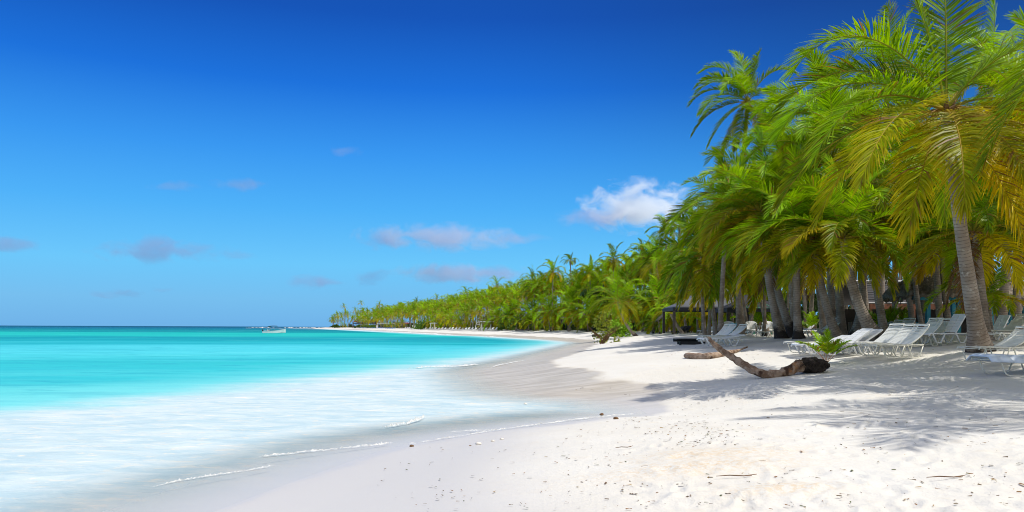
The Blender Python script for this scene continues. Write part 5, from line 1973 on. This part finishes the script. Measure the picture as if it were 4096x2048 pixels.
# ------------------------------------------------------------------ camera, sun, sky
cam = bpy.data.cameras.new('camera')
cam.sensor_width = 36.0
cam.lens = 36.0 * F / 4096
cam.shift_y = (1310 - 1024) / 4096.0
cam.clip_end = 100000
cam.clip_start = 0.1
co = bpy.data.objects.new('camera', cam)
COL.objects.link(co)
co.location = (0, 0, CZ)
co.rotation_mode = 'XYZ'
from mathutils import Matrix
co.matrix_world = Matrix.Translation((0, 0, CZ)) @ Matrix.Rotation(R(90), 4, 'X') @ Matrix.Rotation(math.atan(0.004), 4, 'Z')
scene.camera = co

EL = R(66)
AZ = math.atan2(0.97, -0.16)     # clockwise from +Y (north) towards +X
sd_ = np.array((math.sin(AZ) * math.cos(EL), math.cos(AZ) * math.cos(EL), math.sin(EL)))
sun = bpy.data.lights.new('sun', 'SUN')
sun.energy = 3.75
sun.angle = R(0.53)
sun.color = (1.0, 0.955, 0.88)
so = bpy.data.objects.new('sun', sun)
COL.objects.link(so)
from mathutils import Vector
so.rotation_mode = 'QUATERNION'
so.rotation_quaternion = Vector(sd_).to_track_quat('Z', 'Y')

wd = bpy.data.worlds.new('World')
scene.world = wd
wd.use_nodes = True
nt = NT(wd.node_tree)
out = nt.n('ShaderNodeOutputWorld')
sky = nt.n('ShaderNodeTexSky', {'sky_type': 'NISHITA', 'sun_disc': False, 'sun_elevation': EL, 'sun_rotation': AZ, 'air_density': 1.0, 'dust_density': 0.4, 'ozone_density': 3.0})
dirv = nt.n('ShaderNodeVectorMath', {'operation': 'NORMALIZE'}, i0=nt.n('ShaderNodeTexCoord').outputs[0]).outputs[0]
sp = nt.n('ShaderNodeSeparateXYZ', None, Vector=dirv)
z = sp.outputs[2]
k = 10.0
sk = lambda r, g, b: tuple(c for c in lin(r, g, b))
rampc = nt.ramp(z, [(0.0, sk(105, 178, 236)), (0.035, sk(112, 190, 242)), (0.08, sk(104, 200, 254)), (0.15, sk(74, 178, 252)), (0.22, sk(50, 152, 244)), (0.30, sk(12, 112, 222)), (0.38, sk(2, 82, 186)), (0.46, sk(4, 74, 168)), (0.75, sk(40, 100, 190))])
# the sky darkens towards the side away from haze (polarised part of the dome)
pol = nt.math('SUBTRACT', 1.0, nt.math('MULTIPLY', nt.math('MULTIPLY', nt.smooth(sp.outputs[0], -0.1, 0.6), nt.smooth(z, 0.05, 0.35)), 0.50))
rc = nt.n('ShaderNodeVectorMath', {'operation': 'SCALE'}, i0=rampc, Scale=nt.math('MULTIPLY', pol, k)).outputs[0]
c = nt.mix(0.94, sky.outputs[0], rc)
# unseen broken white cloud, added overhead and behind the viewer as neutral shadow fill
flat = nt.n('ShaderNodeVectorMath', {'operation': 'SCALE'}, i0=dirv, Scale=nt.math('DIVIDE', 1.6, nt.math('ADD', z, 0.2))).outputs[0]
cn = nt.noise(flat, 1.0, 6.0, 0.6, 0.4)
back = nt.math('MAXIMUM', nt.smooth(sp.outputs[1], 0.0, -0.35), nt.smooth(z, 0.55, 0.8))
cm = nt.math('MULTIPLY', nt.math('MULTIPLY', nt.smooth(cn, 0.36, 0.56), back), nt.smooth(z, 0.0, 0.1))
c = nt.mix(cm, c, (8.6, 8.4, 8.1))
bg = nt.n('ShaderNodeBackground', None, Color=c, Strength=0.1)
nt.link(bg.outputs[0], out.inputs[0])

scene.view_settings.view_transform = 'Standard'
scene.view_settings.look = 'None'
scene.view_settings.exposure = 0.0
scene.view_settings.gamma = 1.0
scene.cycles.volume_bounces = 4
scene.cycles.max_bounces = 8
scene.cycles.transparent_max_bounces = 12
scene.cycles.use_denoising = True
scene.cycles.filter_width = 1.0
scene.render.filter_size = 1.0
print('objects', len(bpy.data.objects))
